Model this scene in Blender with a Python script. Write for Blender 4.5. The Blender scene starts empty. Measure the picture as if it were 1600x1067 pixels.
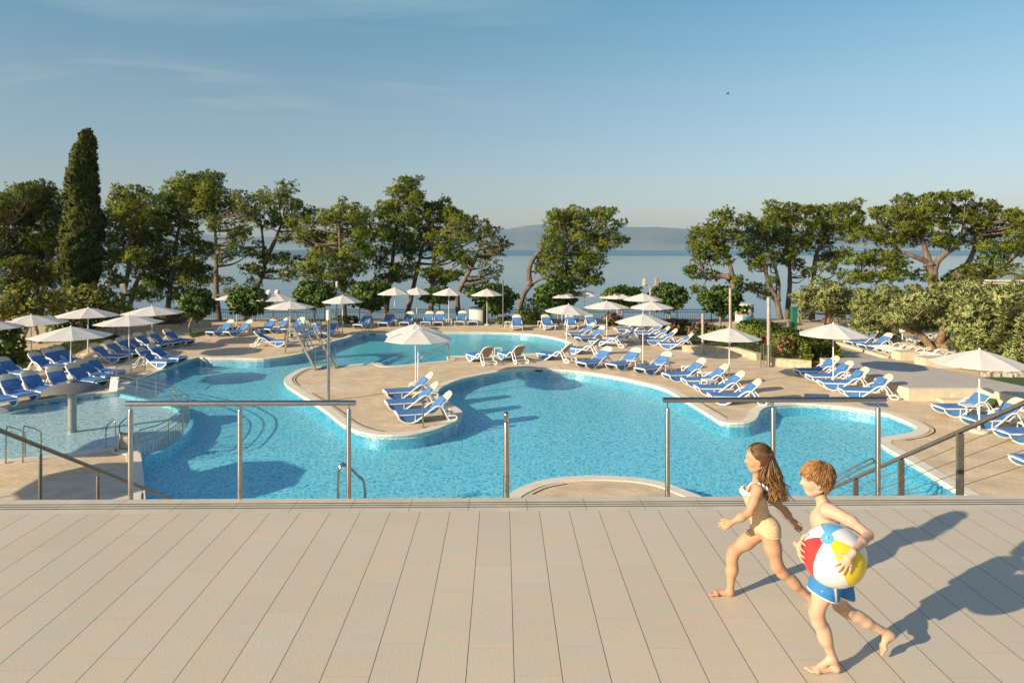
SUN_E, SKY_S, EXPO, HAZE = 5.0, .10, .48, .85e-4
TER1, TER2 = (.615, .553, .425), (.675, .55, .39)
import bpy, bmesh, math, random
import numpy as np
from mathutils import Vector, Matrix, Euler
from mathutils.geometry import tessellate_polygon
R = math.radians
S = bpy.context.scene
COL = S.collection
F, HC, HY = 1100.0, 5.7, 380.0          # focal length in photo pixels, eye height over the pool deck, horizon row
TZ = 3.0                                # terrace level above the deck
rng = np.random.default_rng(7)
random.seed(7)

def G(px, py, z=0.0):
    """Where the sight line through a photo pixel meets the level z."""
    d = F * (HC - z) / (py - HY)
    return Vector(((px - 800.0) / F * d, d, z))
def P(px, py, d):
    """The point at distance d along the sight line through a photo pixel."""
    return Vector(((px - 800.0) / F * d, d, HC - (py - HY) / F * d))

# ------------------------------------------------------------------ materials
MATS = {}
def _n(nt, t, **kw):
    n = nt.nodes.new(t)
    for k, v in kw.items():
        setattr(n, k, v)
    return n
def mat(name, col, rough=0.6, metal=0.0, var=0.12, scale=6.0, bump=0.0, bscale=40.0, spec=0.5, col2=None, stretch=None, transl=0.0, tint=False, sub=0.0):
    if name in MATS:
        return MATS[name]
    m = bpy.data.materials.new(name); m.use_nodes = True
    nt = m.node_tree; nt.nodes.clear()
    out = _n(nt, 'ShaderNodeOutputMaterial'); b = _n(nt, 'ShaderNodeBsdfPrincipled')
    b.inputs['Roughness'].default_value = rough; b.inputs['Metallic'].default_value = metal
    b.inputs['Specular IOR Level'].default_value = spec
    if sub:
        b.inputs['Subsurface Weight'].default_value = sub
        b.inputs['Subsurface Radius'].default_value = (0.012, 0.005, 0.003)
        b.inputs['Subsurface Scale'].default_value = 1.0
    tc = _n(nt, 'ShaderNodeTexCoord'); mp = _n(nt, 'ShaderNodeMapping')
    if stretch: mp.inputs['Scale'].default_value = stretch
    nt.links.new(tc.outputs['Object'], mp.inputs[0])
    c2 = col2 if col2 else tuple(min(1, c * (1 + 2 * var)) for c in col)
    c1 = col if col2 else tuple(c * (1 - var) for c in col)
    mix = _n(nt, 'ShaderNodeMix', data_type='RGBA')
    mix.inputs[6].default_value = (*c1, 1); mix.inputs[7].default_value = (*c2, 1)
    if tint:
        at = _n(nt, 'ShaderNodeAttribute', attribute_name='tint')
        nt.links.new(at.outputs['Fac'], mix.inputs[0])
    else:
        ns = _n(nt, 'ShaderNodeTexNoise'); ns.inputs['Scale'].default_value = scale; ns.inputs['Detail'].default_value = 4
        nt.links.new(mp.outputs[0], ns.inputs['Vector'])
        cr = _n(nt, 'ShaderNodeMapRange'); cr.inputs[1].default_value = .3; cr.inputs[2].default_value = .7
        nt.links.new(ns.outputs[0], cr.inputs[0]); nt.links.new(cr.outputs[0], mix.inputs[0])
    nt.links.new(mix.outputs[2], b.inputs['Base Color'])
    if bump:
        n2 = _n(nt, 'ShaderNodeTexNoise'); n2.inputs['Scale'].default_value = bscale; n2.inputs['Detail'].default_value = 5
        nt.links.new(mp.outputs[0], n2.inputs['Vector'])
        bp = _n(nt, 'ShaderNodeBump'); bp.inputs['Strength'].default_value = bump; bp.inputs['Distance'].default_value = .02
        nt.links.new(n2.outputs[0], bp.inputs['Height']); nt.links.new(bp.outputs[0], b.inputs['Normal'])
    if transl:
        tr = _n(nt, 'ShaderNodeBsdfTranslucent'); nt.links.new(mix.outputs[2], tr.inputs[0])
        ms = _n(nt, 'ShaderNodeMixShader'); ms.inputs[0].default_value = transl
        nt.links.new(b.outputs[0], ms.inputs[1]); nt.links.new(tr.outputs[0], ms.inputs[2]); nt.links.new(ms.outputs[0], out.inputs[0])
    else:
        nt.links.new(b.outputs[0], out.inputs[0])
    m['bsdf'] = b.name
    MATS[name] = m
    return m

# ------------------------------------------------------------------ mesh builder
class MB:
    def __init__(s): s.v = []; s.f = []; s.m = []
    def add(s, vs, fs, mi=0):
        o = len(s.v); s.v += [tuple(v) for v in vs]; s.f += [tuple(i + o for i in f) for f in fs]; s.m += [mi] * len(fs); return s
    def box(s, c, size, rz=0.0, mi=0, rot=None):
        hx, hy, hz = (k / 2 for k in size)
        M = rot if rot is not None else Matrix.Rotation(rz, 3, 'Z')
        vs = [Vector(c) + M @ Vector((x * hx, y * hy, z * hz)) for x in (-1, 1) for y in (-1, 1) for z in (-1, 1)]
        return s.add(vs, [(0, 1, 3, 2), (4, 6, 7, 5), (0, 4, 5, 1), (2, 3, 7, 6), (0, 2, 6, 4), (1, 5, 7, 3)], mi)
    def bar(s, a, b, w, h, mi=0, up=(0, 0, 1)):
        a, b = Vector(a), Vector(b); x = (b - a); L = x.length; x.normalize()
        u = Vector(up); y = u.cross(x)
        if y.length < 1e-4: y = Vector((0, 1, 0)).cross(x)
        y.normalize(); z = x.cross(y)
        M = Matrix((x, y, z)).transposed()
        return s.box((a + b) / 2, (L, w, h), rot=M, mi=mi)
    def tube(s, pts, r, n=8, mi=0, caps=True, closed=False, flat=1.0):
        pts = [Vector(p) for p in pts]; k = len(pts)
        rs = r if isinstance(r, (list, tuple, np.ndarray)) else [r] * k
        vs = []; fs = []; prev = None
        for i, p in enumerate(pts):
            if closed: t = pts[(i + 1) % k] - pts[i - 1]
            else: t = pts[min(i + 1, k - 1)] - pts[max(i - 1, 0)]
            t.normalize()
            if prev is None:
                a = Vector((0, 0, 1)) if abs(t.z) < .9 else Vector((1, 0, 0))
                u = (a - t * a.dot(t)).normalized()
            else:
                u = (prev - t * prev.dot(t))
                u = u.normalized() if u.length > 1e-6 else t.orthogonal().normalized()
            prev = u; w = t.cross(u)
            for j in range(n):
                a = 2 * math.pi * j / n
                vs.append(p + u * (math.cos(a) * rs[i]) + w * (math.sin(a) * rs[i] * flat))
        for i in range(k if closed else k - 1):
            for j in range(n):
                a, b = i * n + j, i * n + (j + 1) % n
                c, d = ((i + 1) % k) * n + (j + 1) % n, ((i + 1) % k) * n + j
                fs.append((a, b, c, d))
        if caps and not closed:
            fs.append(tuple(range(n - 1, -1, -1))); fs.append(tuple((k - 1) * n + j for j in range(n)))
        return s.add(vs, fs, mi)
    def lathe(s, c, prof, n=20, mi=0, caps=True):
        c = Vector(c); vs = []; fs = []
        for (r, z) in prof:
            for j in range(n):
                a = 2 * math.pi * j / n; vs.append(c + Vector((r * math.cos(a), r * math.sin(a), z)))
        for i in range(len(prof) - 1):
            for j in range(n):
                fs.append((i * n + j, i * n + (j + 1) % n, (i + 1) * n + (j + 1) % n, (i + 1) * n + j))
        if caps:
            fs.append(tuple(range(n - 1, -1, -1))); fs.append(tuple((len(prof) - 1) * n + j for j in range(n)))
        return s.add(vs, fs, mi)
    def prism(s, poly, z0, z1, mi=0):
        """A level polygon (list of x, y) raised from z0 to z1."""
        n = len(poly); area = sum(poly[i][0] * poly[(i + 1) % n][1] - poly[(i + 1) % n][0] * poly[i][1] for i in range(n))
        if area < 0: poly = poly[::-1]
        vs = [(p[0], p[1], z0) for p in poly] + [(p[0], p[1], z1) for p in poly]
        fs = [(i, (i + 1) % n, n + (i + 1) % n, n + i) for i in range(n)]
        tri = tessellate_polygon([[Vector((p[0], p[1], 0)) for p in poly]])
        for t in tri:
            a = [poly[i] for i in t]
            cr = (a[1][0] - a[0][0]) * (a[2][1] - a[0][1]) - (a[1][1] - a[0][1]) * (a[2][0] - a[0][0])
            t = t if cr > 0 else t[::-1]
            fs.append(tuple(n + i for i in t)); fs.append(tuple(reversed(t)))
        return s.add(vs, fs, mi)
    def build(s, name, mats, parent=None, smooth=False, angle=None):
        me = bpy.data.meshes.new(name); me.from_pydata(s.v, [], s.f); me.update()
        for m in (mats if isinstance(mats, (list, tuple)) else [mats]): me.materials.append(m)
        if any(s.m): me.polygons.foreach_set('material_index', s.m)
        if smooth:
            me.polygons.foreach_set('use_smooth', [True] * len(me.polygons))
            if angle: me.set_sharp_from_angle(angle=R(angle))
        o = bpy.data.objects.new(name, me); COL.objects.link(o)
        if parent is not None: o.parent = parent
        return o

def catmull(pts, k=6):
    p = [Vector(q) for q in pts]; p = [p[0] * 2 - p[1]] + p + [p[-1] * 2 - p[-2]]
    out = []
    for i in range(1, len(p) - 2):
        for j in range(k):
            t = j / k
            out.append(.5 * ((2 * p[i]) + (p[i + 1] - p[i - 1]) * t + (2 * p[i - 1] - 5 * p[i] + 4 * p[i + 1] - p[i + 2]) * t * t + (3 * p[i] - p[i - 1] - 3 * p[i + 1] + p[i + 2]) * t ** 3))
    out.append(p[-2]); return out

def tag(o, label=None, cat=None, group=None, kind=None):
    if label: o['label'] = label
    if cat: o['category'] = cat
    if group: o['group'] = group
    if kind: o['kind'] = kind
    return o
def empty(name, loc=(0, 0, 0), rz=0.0):
    o = bpy.data.objects.new(name, None); COL.objects.link(o); o.location = loc; o.rotation_euler = (0, 0, rz); o.empty_display_size = .2
    return o
def copy_tree(o, parent=None):
    c = o.copy(); COL.objects.link(c)
    if parent is not None: c.parent = parent
    for ch in list(o.children): copy_tree(ch, c)
    return c
def structure(o): o['kind'] = 'structure'; return o
ORD = ['first', 'second', 'third', 'fourth', 'fifth', 'sixth', 'seventh', 'eighth', 'ninth', 'tenth']

# ------------------------------------------------------------------ palette
M_white = mat('white_plastic', (.86, .84, .80), .35, var=.03)
M_pole = mat('white_enamel', (.82, .81, .78), .35, var=.04)
M_canvas = mat('white_canvas', (.90, .87, .81), .85, var=.02, scale=3, bump=.08, bscale=120, transl=.35)
M_blue = mat('blue_towel', (.070, .195, .44), .9, var=.16, scale=9, bump=.35, bscale=70)
M_cream = mat('cream_canvas', (.72, .63, .46), .8, var=.05, bump=.1, bscale=150)
M_taupe = mat('taupe_mesh', (.33, .24, .14), .8, var=.08, bump=.15, bscale=200)
M_steel = mat('brushed_steel', (.44, .42, .385), .24, 1.0, var=.06, scale=20)
M_dsteel = mat('dark_steel', (.23, .20, .165), .40, .55, var=.1, scale=14)
M_iron = mat('black_iron', (.02, .028, .03), .5, var=.2)
M_green = mat('green_paint', (.02, .13, .06), .45, var=.15)
M_conc = mat('pale_concrete', (.66, .555, .41), .85, var=.09, scale=2.5, bump=.2, bscale=30)
M_stone = mat('rough_limestone', (.50, .40, .27), .9, var=.22, scale=7, bump=.7, bscale=9)
M_white_stone = mat('white_limestone', (.60, .52, .39), .85, var=.07, scale=4, bump=.15)
M_bark = mat('pine_bark', (.15, .11, .082), .95, var=.35, scale=5, bump=.9, bscale=9, stretch=(1, 1, .35))
M_twig = mat('pine_limb', (.25, .185, .13), .9, var=.25, scale=6, bump=.5, bscale=14)
M_olivebark = mat('olive_bark', (.22, .145, .085), .95, var=.4, scale=7, bump=1.0, bscale=11)
M_pine = mat('pine_needles', (.072, .124, .018), .65, col2=(.33, .365, .034), tint=True, transl=.30, spec=.25)
M_pine2 = mat('dark_pine_needles', (.052, .092, .018), .65, col2=(.22, .25, .032), tint=True, transl=.28, spec=.25)
M_cyp = mat('cypress_needles', (.032, .055, .010), .7, col2=(.14, .15, .024), tint=True, transl=.12, spec=.2)
M_leaf = mat('broad_leaves', (.055, .120, .016), .5, col2=(.15, .235, .030), tint=True, transl=.28)
M_olive = mat('olive_leaves', (.19, .23, .070), .55, col2=(.49, .51, .19), tint=True, transl=.22)
M_yleaf = mat('yellowing_leaves', (.10, .15, .018), .55, col2=(.36, .33, .04), tint=True, transl=.3)
M_hedge = mat('hedge_leaves', (.075, .125, .014), .55, col2=(.24, .27, .035), tint=True, transl=.22)
M_bloom = mat('pink_blossom', (.55, .09, .11), .7, col2=(.75, .28, .27), tint=True, transl=.25)
M_grass = mat('grass_blades', (.07, .10, .014), .7, col2=(.17, .18, .03), tint=True, transl=.25)
# ------------------------------------------------------------------ camera, sun, sky
cam = bpy.data.objects.new('camera', bpy.data.cameras.new('camera')); COL.objects.link(cam); S.camera = cam
cam.location = (0, 0, HC); cam.rotation_euler = (R(90), 0, 0)
cam.data.sensor_width = 36.0; cam.data.lens = 36.0 * F / 1600.0
cam.data.shift_y = -(533.5 - HY) / 1600.0
cam.data.clip_start = .05; cam.data.clip_end = 40000
SUN_EL = R(20.5); SUN_D = Vector((-.835 * math.cos(SUN_EL), -.55 * math.cos(SUN_EL), math.sin(SUN_EL)))
sun = bpy.data.objects.new('sun', bpy.data.lights.new('sun', 'SUN')); COL.objects.link(sun)
sun.data.energy = SUN_E; sun.data.angle = R(.55); sun.data.color = (1.0, .83, .60)
sun.rotation_euler = SUN_D.to_track_quat('Z', 'Y').to_euler()
w = bpy.data.worlds.new('World'); S.world = w; w.use_nodes = True
nt = w.node_tree; bg = nt.nodes['Background']; bg.inputs[1].default_value = SKY_S
sky = _n(nt, 'ShaderNodeTexSky', sky_type='NISHITA'); sky.sun_disc = False
sky.sun_elevation = SUN_EL; sky.sun_rotation = math.atan2(SUN_D.x, SUN_D.y) % (2 * math.pi)
sky.air_density = 1.0; sky.dust_density = .7; sky.ozone_density = 1.0; sky.altitude = 20
# thin cirrus in the upper sky
tc = _n(nt, 'ShaderNodeTexCoord'); sep = _n(nt, 'ShaderNodeSeparateXYZ'); nt.links.new(tc.outputs['Generated'], sep.inputs[0])
mx = _n(nt, 'ShaderNodeMath', operation='MAXIMUM'); nt.links.new(sep.outputs[2], mx.inputs[0]); mx.inputs[1].default_value = .03
dx = _n(nt, 'ShaderNodeMath', operation='DIVIDE'); dy = _n(nt, 'ShaderNodeMath', operation='DIVIDE')
nt.links.new(sep.outputs[0], dx.inputs[0]); nt.links.new(mx.outputs[0], dx.inputs[1]); nt.links.new(sep.outputs[1], dy.inputs[0]); nt.links.new(mx.outputs[0], dy.inputs[1])
cb = _n(nt, 'ShaderNodeCombineXYZ'); nt.links.new(dx.outputs[0], cb.inputs[0]); nt.links.new(dy.outputs[0], cb.inputs[1])
mp = _n(nt, 'ShaderNodeMapping'); mp.inputs['Rotation'].default_value = (0, 0, R(-12)); mp.inputs['Scale'].default_value = (.30, .85, 1); mp.inputs['Location'].default_value = (1.4, .6, 0)
nt.links.new(cb.outputs[0], mp.inputs[0])
n1 = _n(nt, 'ShaderNodeTexNoise'); n1.inputs['Scale'].default_value = 1.0; n1.inputs['Detail'].default_value = 9; n1.inputs['Roughness'].default_value = .62; n1.inputs['Distortion'].default_value = .6
nt.links.new(mp.outputs[0], n1.inputs['Vector'])
n2 = _n(nt, 'ShaderNodeTexNoise'); n2.inputs['Scale'].default_value = .45; n2.inputs['Detail'].default_value = 2
nt.links.new(cb.outputs[0], n2.inputs['Vector'])
r1 = _n(nt, 'ShaderNodeMapRange'); r1.inputs[1].default_value = .50; r1.inputs[2].default_value = .80; nt.links.new(n1.outputs[0], r1.inputs[0])
r2 = _n(nt, 'ShaderNodeMapRange'); r2.inputs[1].default_value = .40; r2.inputs[2].default_value = .58; nt.links.new(n2.outputs[0], r2.inputs[0])
ml = _n(nt, 'ShaderNodeMath', operation='MULTIPLY'); nt.links.new(r1.outputs[0], ml.inputs[0]); nt.links.new(r2.outputs[0], ml.inputs[1])
ml2 = _n(nt, 'ShaderNodeMath', operation='MULTIPLY'); 
side = _n(nt, 'ShaderNodeMapRange', interpolation_type='SMOOTHSTEP'); side.inputs[1].default_value = .5; side.inputs[2].default_value = -.5; nt.links.new(dx.outputs[0], side.inputs[0])
far_ = _n(nt, 'ShaderNodeMapRange', interpolation_type='SMOOTHSTEP'); far_.inputs[1].default_value = 6.5; far_.inputs[2].default_value = 4.5; nt.links.new(dy.outputs[0], far_.inputs[0])
ma = _n(nt, 'ShaderNodeMath', operation='MULTIPLY'); nt.links.new(side.outputs[0], ma.inputs[0]); nt.links.new(far_.outputs[0], ma.inputs[1])
mb_ = _n(nt, 'ShaderNodeMath', operation='MULTIPLY'); nt.links.new(ml.outputs[0], mb_.inputs[0]); nt.links.new(ma.outputs[0], mb_.inputs[1])
nt.links.new(mb_.outputs[0], ml2.inputs[0]); ml2.inputs[1].default_value = .75
cm = _n(nt, 'ShaderNodeMix', data_type='RGBA'); nt.links.new(ml2.outputs[0], cm.inputs[0]); nt.links.new(sky.outputs[0], cm.inputs[6]); cm.inputs[7].default_value = (8.5, 6.6, 6.0, 1)
tr_ = _n(nt, 'ShaderNodeValToRGB'); er = tr_.color_ramp.elements
er[0].position = .02; er[0].color = (.645, .635, .785, 1); er[1].position = .34; er[1].color = (.59, .97, .965, 1)
e2_ = er.new(.62); e2_.color = (.92, .86, .98, 1)
e_ = er.new(.205); e_.color = (.77, .875, .86, 1)
nt.links.new(sep.outputs[2], tr_.inputs[0])
tm = _n(nt, 'ShaderNodeMix', data_type='RGBA', blend_type='MULTIPLY'); tm.inputs[0].default_value = 1; nt.links.new(cm.outputs[2], tm.inputs[6]); nt.links.new(tr_.outputs[0], tm.inputs[7])
nt.links.new(tm.outputs[2], bg.inputs[0])
S.view_settings.view_transform = 'Standard'; S.view_settings.look = 'None'; S.view_settings.gamma = 1; S.view_settings.use_curve_mapping = False
S.view_settings.exposure = EXPO
S.render.engine = 'CYCLES'
S.cycles.use_denoising = True; S.cycles.max_bounces = 7; S.cycles.diffuse_bounces = 3; S.cycles.glossy_bounces = 3
S.cycles.transparent_max_bounces = 12; S.cycles.volume_bounces = 0; S.cycles.caustics_reflective = False; S.cycles.caustics_refractive = False
S.cycles.sample_clamp_indirect = 4.0

# ------------------------------------------------------------------ outlines
def world_loop(px, z=0.0, k=4, close=True):
    pts = [G(x, y, z) for x, y in px]; n = len(pts); out = []
    for i in range(n):
        a, b, c, d = pts[i - 1], pts[i], pts[(i + 1) % n], pts[(i + 2) % n]
        for j in range(k):
            t = j / k
            # centripetal-safe: pull tangents in by the shorter neighbour
            m1 = (c - a) * .5; m2 = (d - b) * .5; L = (c - b).length
            if m1.length > L: m1 *= L / m1.length
            if m2.length > L: m2 *= L / m2.length
            t2, t3 = t * t, t * t * t
            out.append(b * (2 * t3 - 3 * t2 + 1) + m1 * (t3 - 2 * t2 + t) + c * (-2 * t3 + 3 * t2) + m2 * (t3 - t2))
    return [(p.x, p.y) for p in out]
def area(p): return .5 * sum(p[i][0] * p[(i + 1) % len(p)][1] - p[(i + 1) % len(p)][0] * p[i][1] for i in range(len(p)))
def offset(p, d):
    """Offset a loop outward by d."""
    sgn = 1 if area(p) > 0 else -1; n = len(p); out = []
    for i in range(n):
        a, b, c = Vector(p[i - 1]), Vector(p[i]), Vector(p[(i + 1) % n])
        n1 = Vector(((b - a).y, -(b - a).x)); n2 = Vector(((c - b).y, -(c - b).x))
        if n1.length < 1e-9: n1 = n2
        if n2.length < 1e-9: n2 = n1
        m = (n1.normalized() + n2.normalized())
        m = m.normalized() if m.length > 1e-3 else n1.normalized()
        q = b + m * (sgn * d); out.append((q.x, q.y))
    return out

POOL_PX = [(224, 806), (225, 780), (217, 708), (200, 704), (180, 700), (125, 707), (50, 715), (0, 719), (-120, 728), (-220, 700), (-150, 662),
    (0, 635), (50, 627), (105, 619), (150, 614), (186, 611), (196, 603), (210, 595), (240, 583), (275, 570), (307, 559), (330, 560), (370, 560.5), (412, 561), (447, 557), (475, 551),
    (495, 542), (525, 532), (545, 527), (560, 520), (577, 521), (600, 521), (640, 520.5), (682, 520), (730, 519.5), (775, 520), (825, 522), (862, 527), (887, 534), (897, 540),
    (889, 546), (865, 551), (815, 553), (775, 555), (735, 556), (700, 557), (702, 563), (675, 566), (625, 571), (602, 572), (590, 567), (575, 568), (525, 572),
    (495, 573), (472, 576), (455, 584), (445, 592), (447, 600), (460, 610), (485, 625), (510, 642), (537, 663), (562, 674), (587, 679), (612, 680), (645, 678),
    (670, 674), (695, 665), (717, 655), (722, 647), (717, 640), (700, 629), (685, 617), (687, 607), (712, 595), (750, 586), (787, 580), (812, 577.5), (850, 577.5),
    (900, 580), (950, 587), (1000, 597), (1037, 607), (1062, 620), (1087, 635), (1112, 650), (1131, 660), (1170, 660), (1182, 652), (1187, 642), (1200, 635),
    (1225, 632), (1250, 631), (1300, 634), (1350, 640), (1387, 647), (1420, 660), (1435, 669), (1425, 676), (1400, 681), (1378, 685), (1375, 692), (1390, 702),
    (1425, 722), (1462, 745), (1507, 772), (1560, 804), (1330, 812), (1135, 800), (1097, 778), (1070, 767), (1037, 755), (1000, 748), (962, 745), (925, 744),
    (875, 747), (837, 754), (812, 764), (795, 774), (768, 803), (620, 806)]
pool = world_loop(POOL_PX, 0, 4)
kids_arc_px = [(217, 708), (233, 703), (250, 697), (277, 678), (290, 665), (295, 653), (287, 643), (266, 630), (226, 620), (186, 611)]
KIDS_PX = [(217, 708), (200, 704), (180, 700), (125, 707), (50, 715), (0, 719), (-120, 728), (-220, 700), (-150, 662), (0, 635), (50, 627), (105, 619), (150, 614), (186, 611)]
kids = [(p.x, p.y) for p in (G(x, y) for x, y in KIDS_PX)]
arc_w = catmull([G(x, y) for x, y in kids_arc_px], 6)

def sheet(name, loops, z, m, flip=False):
    """A flat sheet bounded by the first loop with the other loops cut out."""
    vs = [Vector((p[0], p[1], 0)) for l in loops for p in l]
    tris = tessellate_polygon([[Vector((p[0], p[1], 0)) for p in l] for l in loops])
    b = MB(); fs = []
    for t in tris:
        a = [vs[i] for i in t]
        cr = (a[1] - a[0]).cross(a[2] - a[0]).z
        fs.append(tuple(t) if cr > 0 else tuple(reversed(t)))
    b.add([(v.x, v.y, z) for v in vs], fs)
    return b.build(name, m)

# ------------------------------------------------------------------ ground materials
def deck_material():
    m = mat('stamped_paving', (.67, .525, .345), .85, var=.10, scale=1.3, bump=.25, bscale=22)
    nt = m.node_tree; b = nt.nodes[m['bsdf']]
    base = b.inputs['Base Color'].links[0].from_socket
    tc = _n(nt, 'ShaderNodeTexCoord'); mp = _n(nt, 'ShaderNodeMapping'); mp.inputs['Rotation'].default_value = (0, 0, R(32)); nt.links.new(tc.outputs['Object'], mp.inputs[0])
    br = _n(nt, 'ShaderNodeTexBrick'); br.inputs['Scale'].default_value = 1; br.inputs['Brick Width'].default_value = .3; br.inputs['Row Height'].default_value = .14
    br.inputs['Mortar Size'].default_value = .009; br.inputs['Mortar Smooth'].default_value = .3
    br.inputs['Color1'].default_value = (.92, .92, .92, 1); br.inputs['Color2'].default_value = (1.08, 1.06, 1.02, 1); br.inputs['Mortar'].default_value = (.84, .82, .80, 1)
    nt.links.new(mp.outputs[0], br.inputs['Vector'])
    mu = _n(nt, 'ShaderNodeMix', data_type='RGBA', blend_type='MULTIPLY'); mu.inputs[0].default_value = 1
    nt.links.new(base, mu.inputs[6]); nt.links.new(br.outputs[0], mu.inputs[7]); nt.links.new(mu.outputs[2], b.inputs['Base Color'])
    return m
M_deck = deck_material()
def tile_floor(name, c1, c2, grout, s):
    m = mat(name, c1, .4); nt = m.node_tree; b = nt.nodes[m['bsdf']]
    tc = _n(nt, 'ShaderNodeTexCoord')
    vo = _n(nt, 'ShaderNodeTexWhiteNoise', noise_dimensions='2D'); sn = _n(nt, 'ShaderNodeVectorMath', operation='SNAP'); sn.inputs[1].default_value = (s, s, s)
    nt.links.new(tc.outputs['Object'], sn.inputs[0]); nt.links.new(sn.outputs[0], vo.inputs['Vector'])
    mx = _n(nt, 'ShaderNodeMix', data_type='RGBA'); mx.inputs[6].default_value = (*c1, 1); mx.inputs[7].default_value = (*c2, 1)
    nt.links.new(vo.outputs[0], mx.inputs[0]); nt.links.new(mx.outputs[2], b.inputs['Base Color'])
    return m
M_floor = tile_floor('blue_mosaic', (.18, .72, .86), (.32, .86, .95), (.5, .6, .6), .06)
M_kfloor = tile_floor('pale_mosaic', (.60, .78, .76), (.72, .86, .82), (.5, .6, .6), .06)
M_dfloor = tile_floor('teal_mosaic', (.12, .68, .76), (.22, .80, .86), (.5, .6, .6), .06)
M_band = mat('white_pool_tile', (.66, .66, .60), .35, var=.04)
M_coping = mat('cream_coping', (.78, .71, .57), .7, var=.06, scale=3, bump=.1)

def water_material():
    m = bpy.data.materials.new('pool_water'); m.use_nodes = True; nt = m.node_tree; nt.nodes.clear()
    out = _n(nt, 'ShaderNodeOutputMaterial'); tc = _n(nt, 'ShaderNodeTexCoord')
    # ripples: caustic light painted into the transparent tint as warped cells, plus the bump that bends reflections
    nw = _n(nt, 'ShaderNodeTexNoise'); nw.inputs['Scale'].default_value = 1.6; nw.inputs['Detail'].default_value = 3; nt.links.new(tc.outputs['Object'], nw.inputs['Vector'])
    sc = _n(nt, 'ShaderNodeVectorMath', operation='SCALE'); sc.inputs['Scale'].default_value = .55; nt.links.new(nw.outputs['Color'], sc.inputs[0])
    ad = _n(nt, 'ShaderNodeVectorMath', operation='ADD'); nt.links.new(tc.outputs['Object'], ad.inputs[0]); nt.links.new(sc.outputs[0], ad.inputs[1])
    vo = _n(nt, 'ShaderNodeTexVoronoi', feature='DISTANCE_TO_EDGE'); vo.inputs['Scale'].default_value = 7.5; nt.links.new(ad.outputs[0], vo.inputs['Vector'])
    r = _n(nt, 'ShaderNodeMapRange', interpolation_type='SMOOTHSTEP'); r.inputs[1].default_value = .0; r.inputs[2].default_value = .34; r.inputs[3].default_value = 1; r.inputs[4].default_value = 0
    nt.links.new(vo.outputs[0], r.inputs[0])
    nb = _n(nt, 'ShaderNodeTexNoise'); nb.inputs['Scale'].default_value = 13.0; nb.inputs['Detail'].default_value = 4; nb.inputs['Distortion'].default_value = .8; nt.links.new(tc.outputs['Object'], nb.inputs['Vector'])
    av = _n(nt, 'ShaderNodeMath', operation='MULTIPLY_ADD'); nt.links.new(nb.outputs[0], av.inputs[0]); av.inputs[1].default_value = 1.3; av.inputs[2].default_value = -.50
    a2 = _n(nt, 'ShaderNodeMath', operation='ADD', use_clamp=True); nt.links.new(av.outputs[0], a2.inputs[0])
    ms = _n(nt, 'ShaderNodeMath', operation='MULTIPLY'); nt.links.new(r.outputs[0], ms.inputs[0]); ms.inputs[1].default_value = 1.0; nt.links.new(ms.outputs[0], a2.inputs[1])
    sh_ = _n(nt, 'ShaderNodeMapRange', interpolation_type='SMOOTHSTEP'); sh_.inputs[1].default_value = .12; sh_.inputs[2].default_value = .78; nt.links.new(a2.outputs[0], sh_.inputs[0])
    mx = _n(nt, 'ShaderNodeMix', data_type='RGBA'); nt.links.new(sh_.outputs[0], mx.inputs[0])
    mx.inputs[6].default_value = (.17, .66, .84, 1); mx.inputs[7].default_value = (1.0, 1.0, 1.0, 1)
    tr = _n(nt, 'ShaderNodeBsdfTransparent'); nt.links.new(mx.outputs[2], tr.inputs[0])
    gl = _n(nt, 'ShaderNodeBsdfGlossy'); gl.inputs['Roughness'].default_value = .03
    n3 = _n(nt, 'ShaderNodeTexNoise'); n3.inputs['Scale'].default_value = 4.5; n3.inputs['Detail'].default_value = 3; n3.inputs['Distortion'].default_value = .5; nt.links.new(tc.outputs['Object'], n3.inputs['Vector'])
    bp = _n(nt, 'ShaderNodeBump'); bp.inputs['Strength'].default_value = .5; bp.inputs['Distance'].default_value = .05; nt.links.new(n3.outputs[0], bp.inputs['Height'])
    lw = _n(nt, 'ShaderNodeLayerWeight'); nt.links.new(bp.outputs[0], lw.inputs['Normal']); nt.links.new(bp.outputs[0], gl.inputs['Normal'])
    pw = _n(nt, 'ShaderNodeMath', operation='POWER'); nt.links.new(lw.outputs['Facing'], pw.inputs[0]); pw.inputs[1].default_value = 5.0
    fr = _n(nt, 'ShaderNodeMath', operation='MULTIPLY_ADD'); nt.links.new(pw.outputs[0], fr.inputs[0]); fr.inputs[1].default_value = .6; fr.inputs[2].default_value = .02
    mi = _n(nt, 'ShaderNodeMixShader'); nt.links.new(fr.outputs[0], mi.inputs[0]); nt.links.new(tr.outputs[0], mi.inputs[1]); nt.links.new(gl.outputs[0], mi.inputs[2])
    nt.links.new(mi.outputs[0], out.inputs[0]); return m
M_water = water_material()

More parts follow.
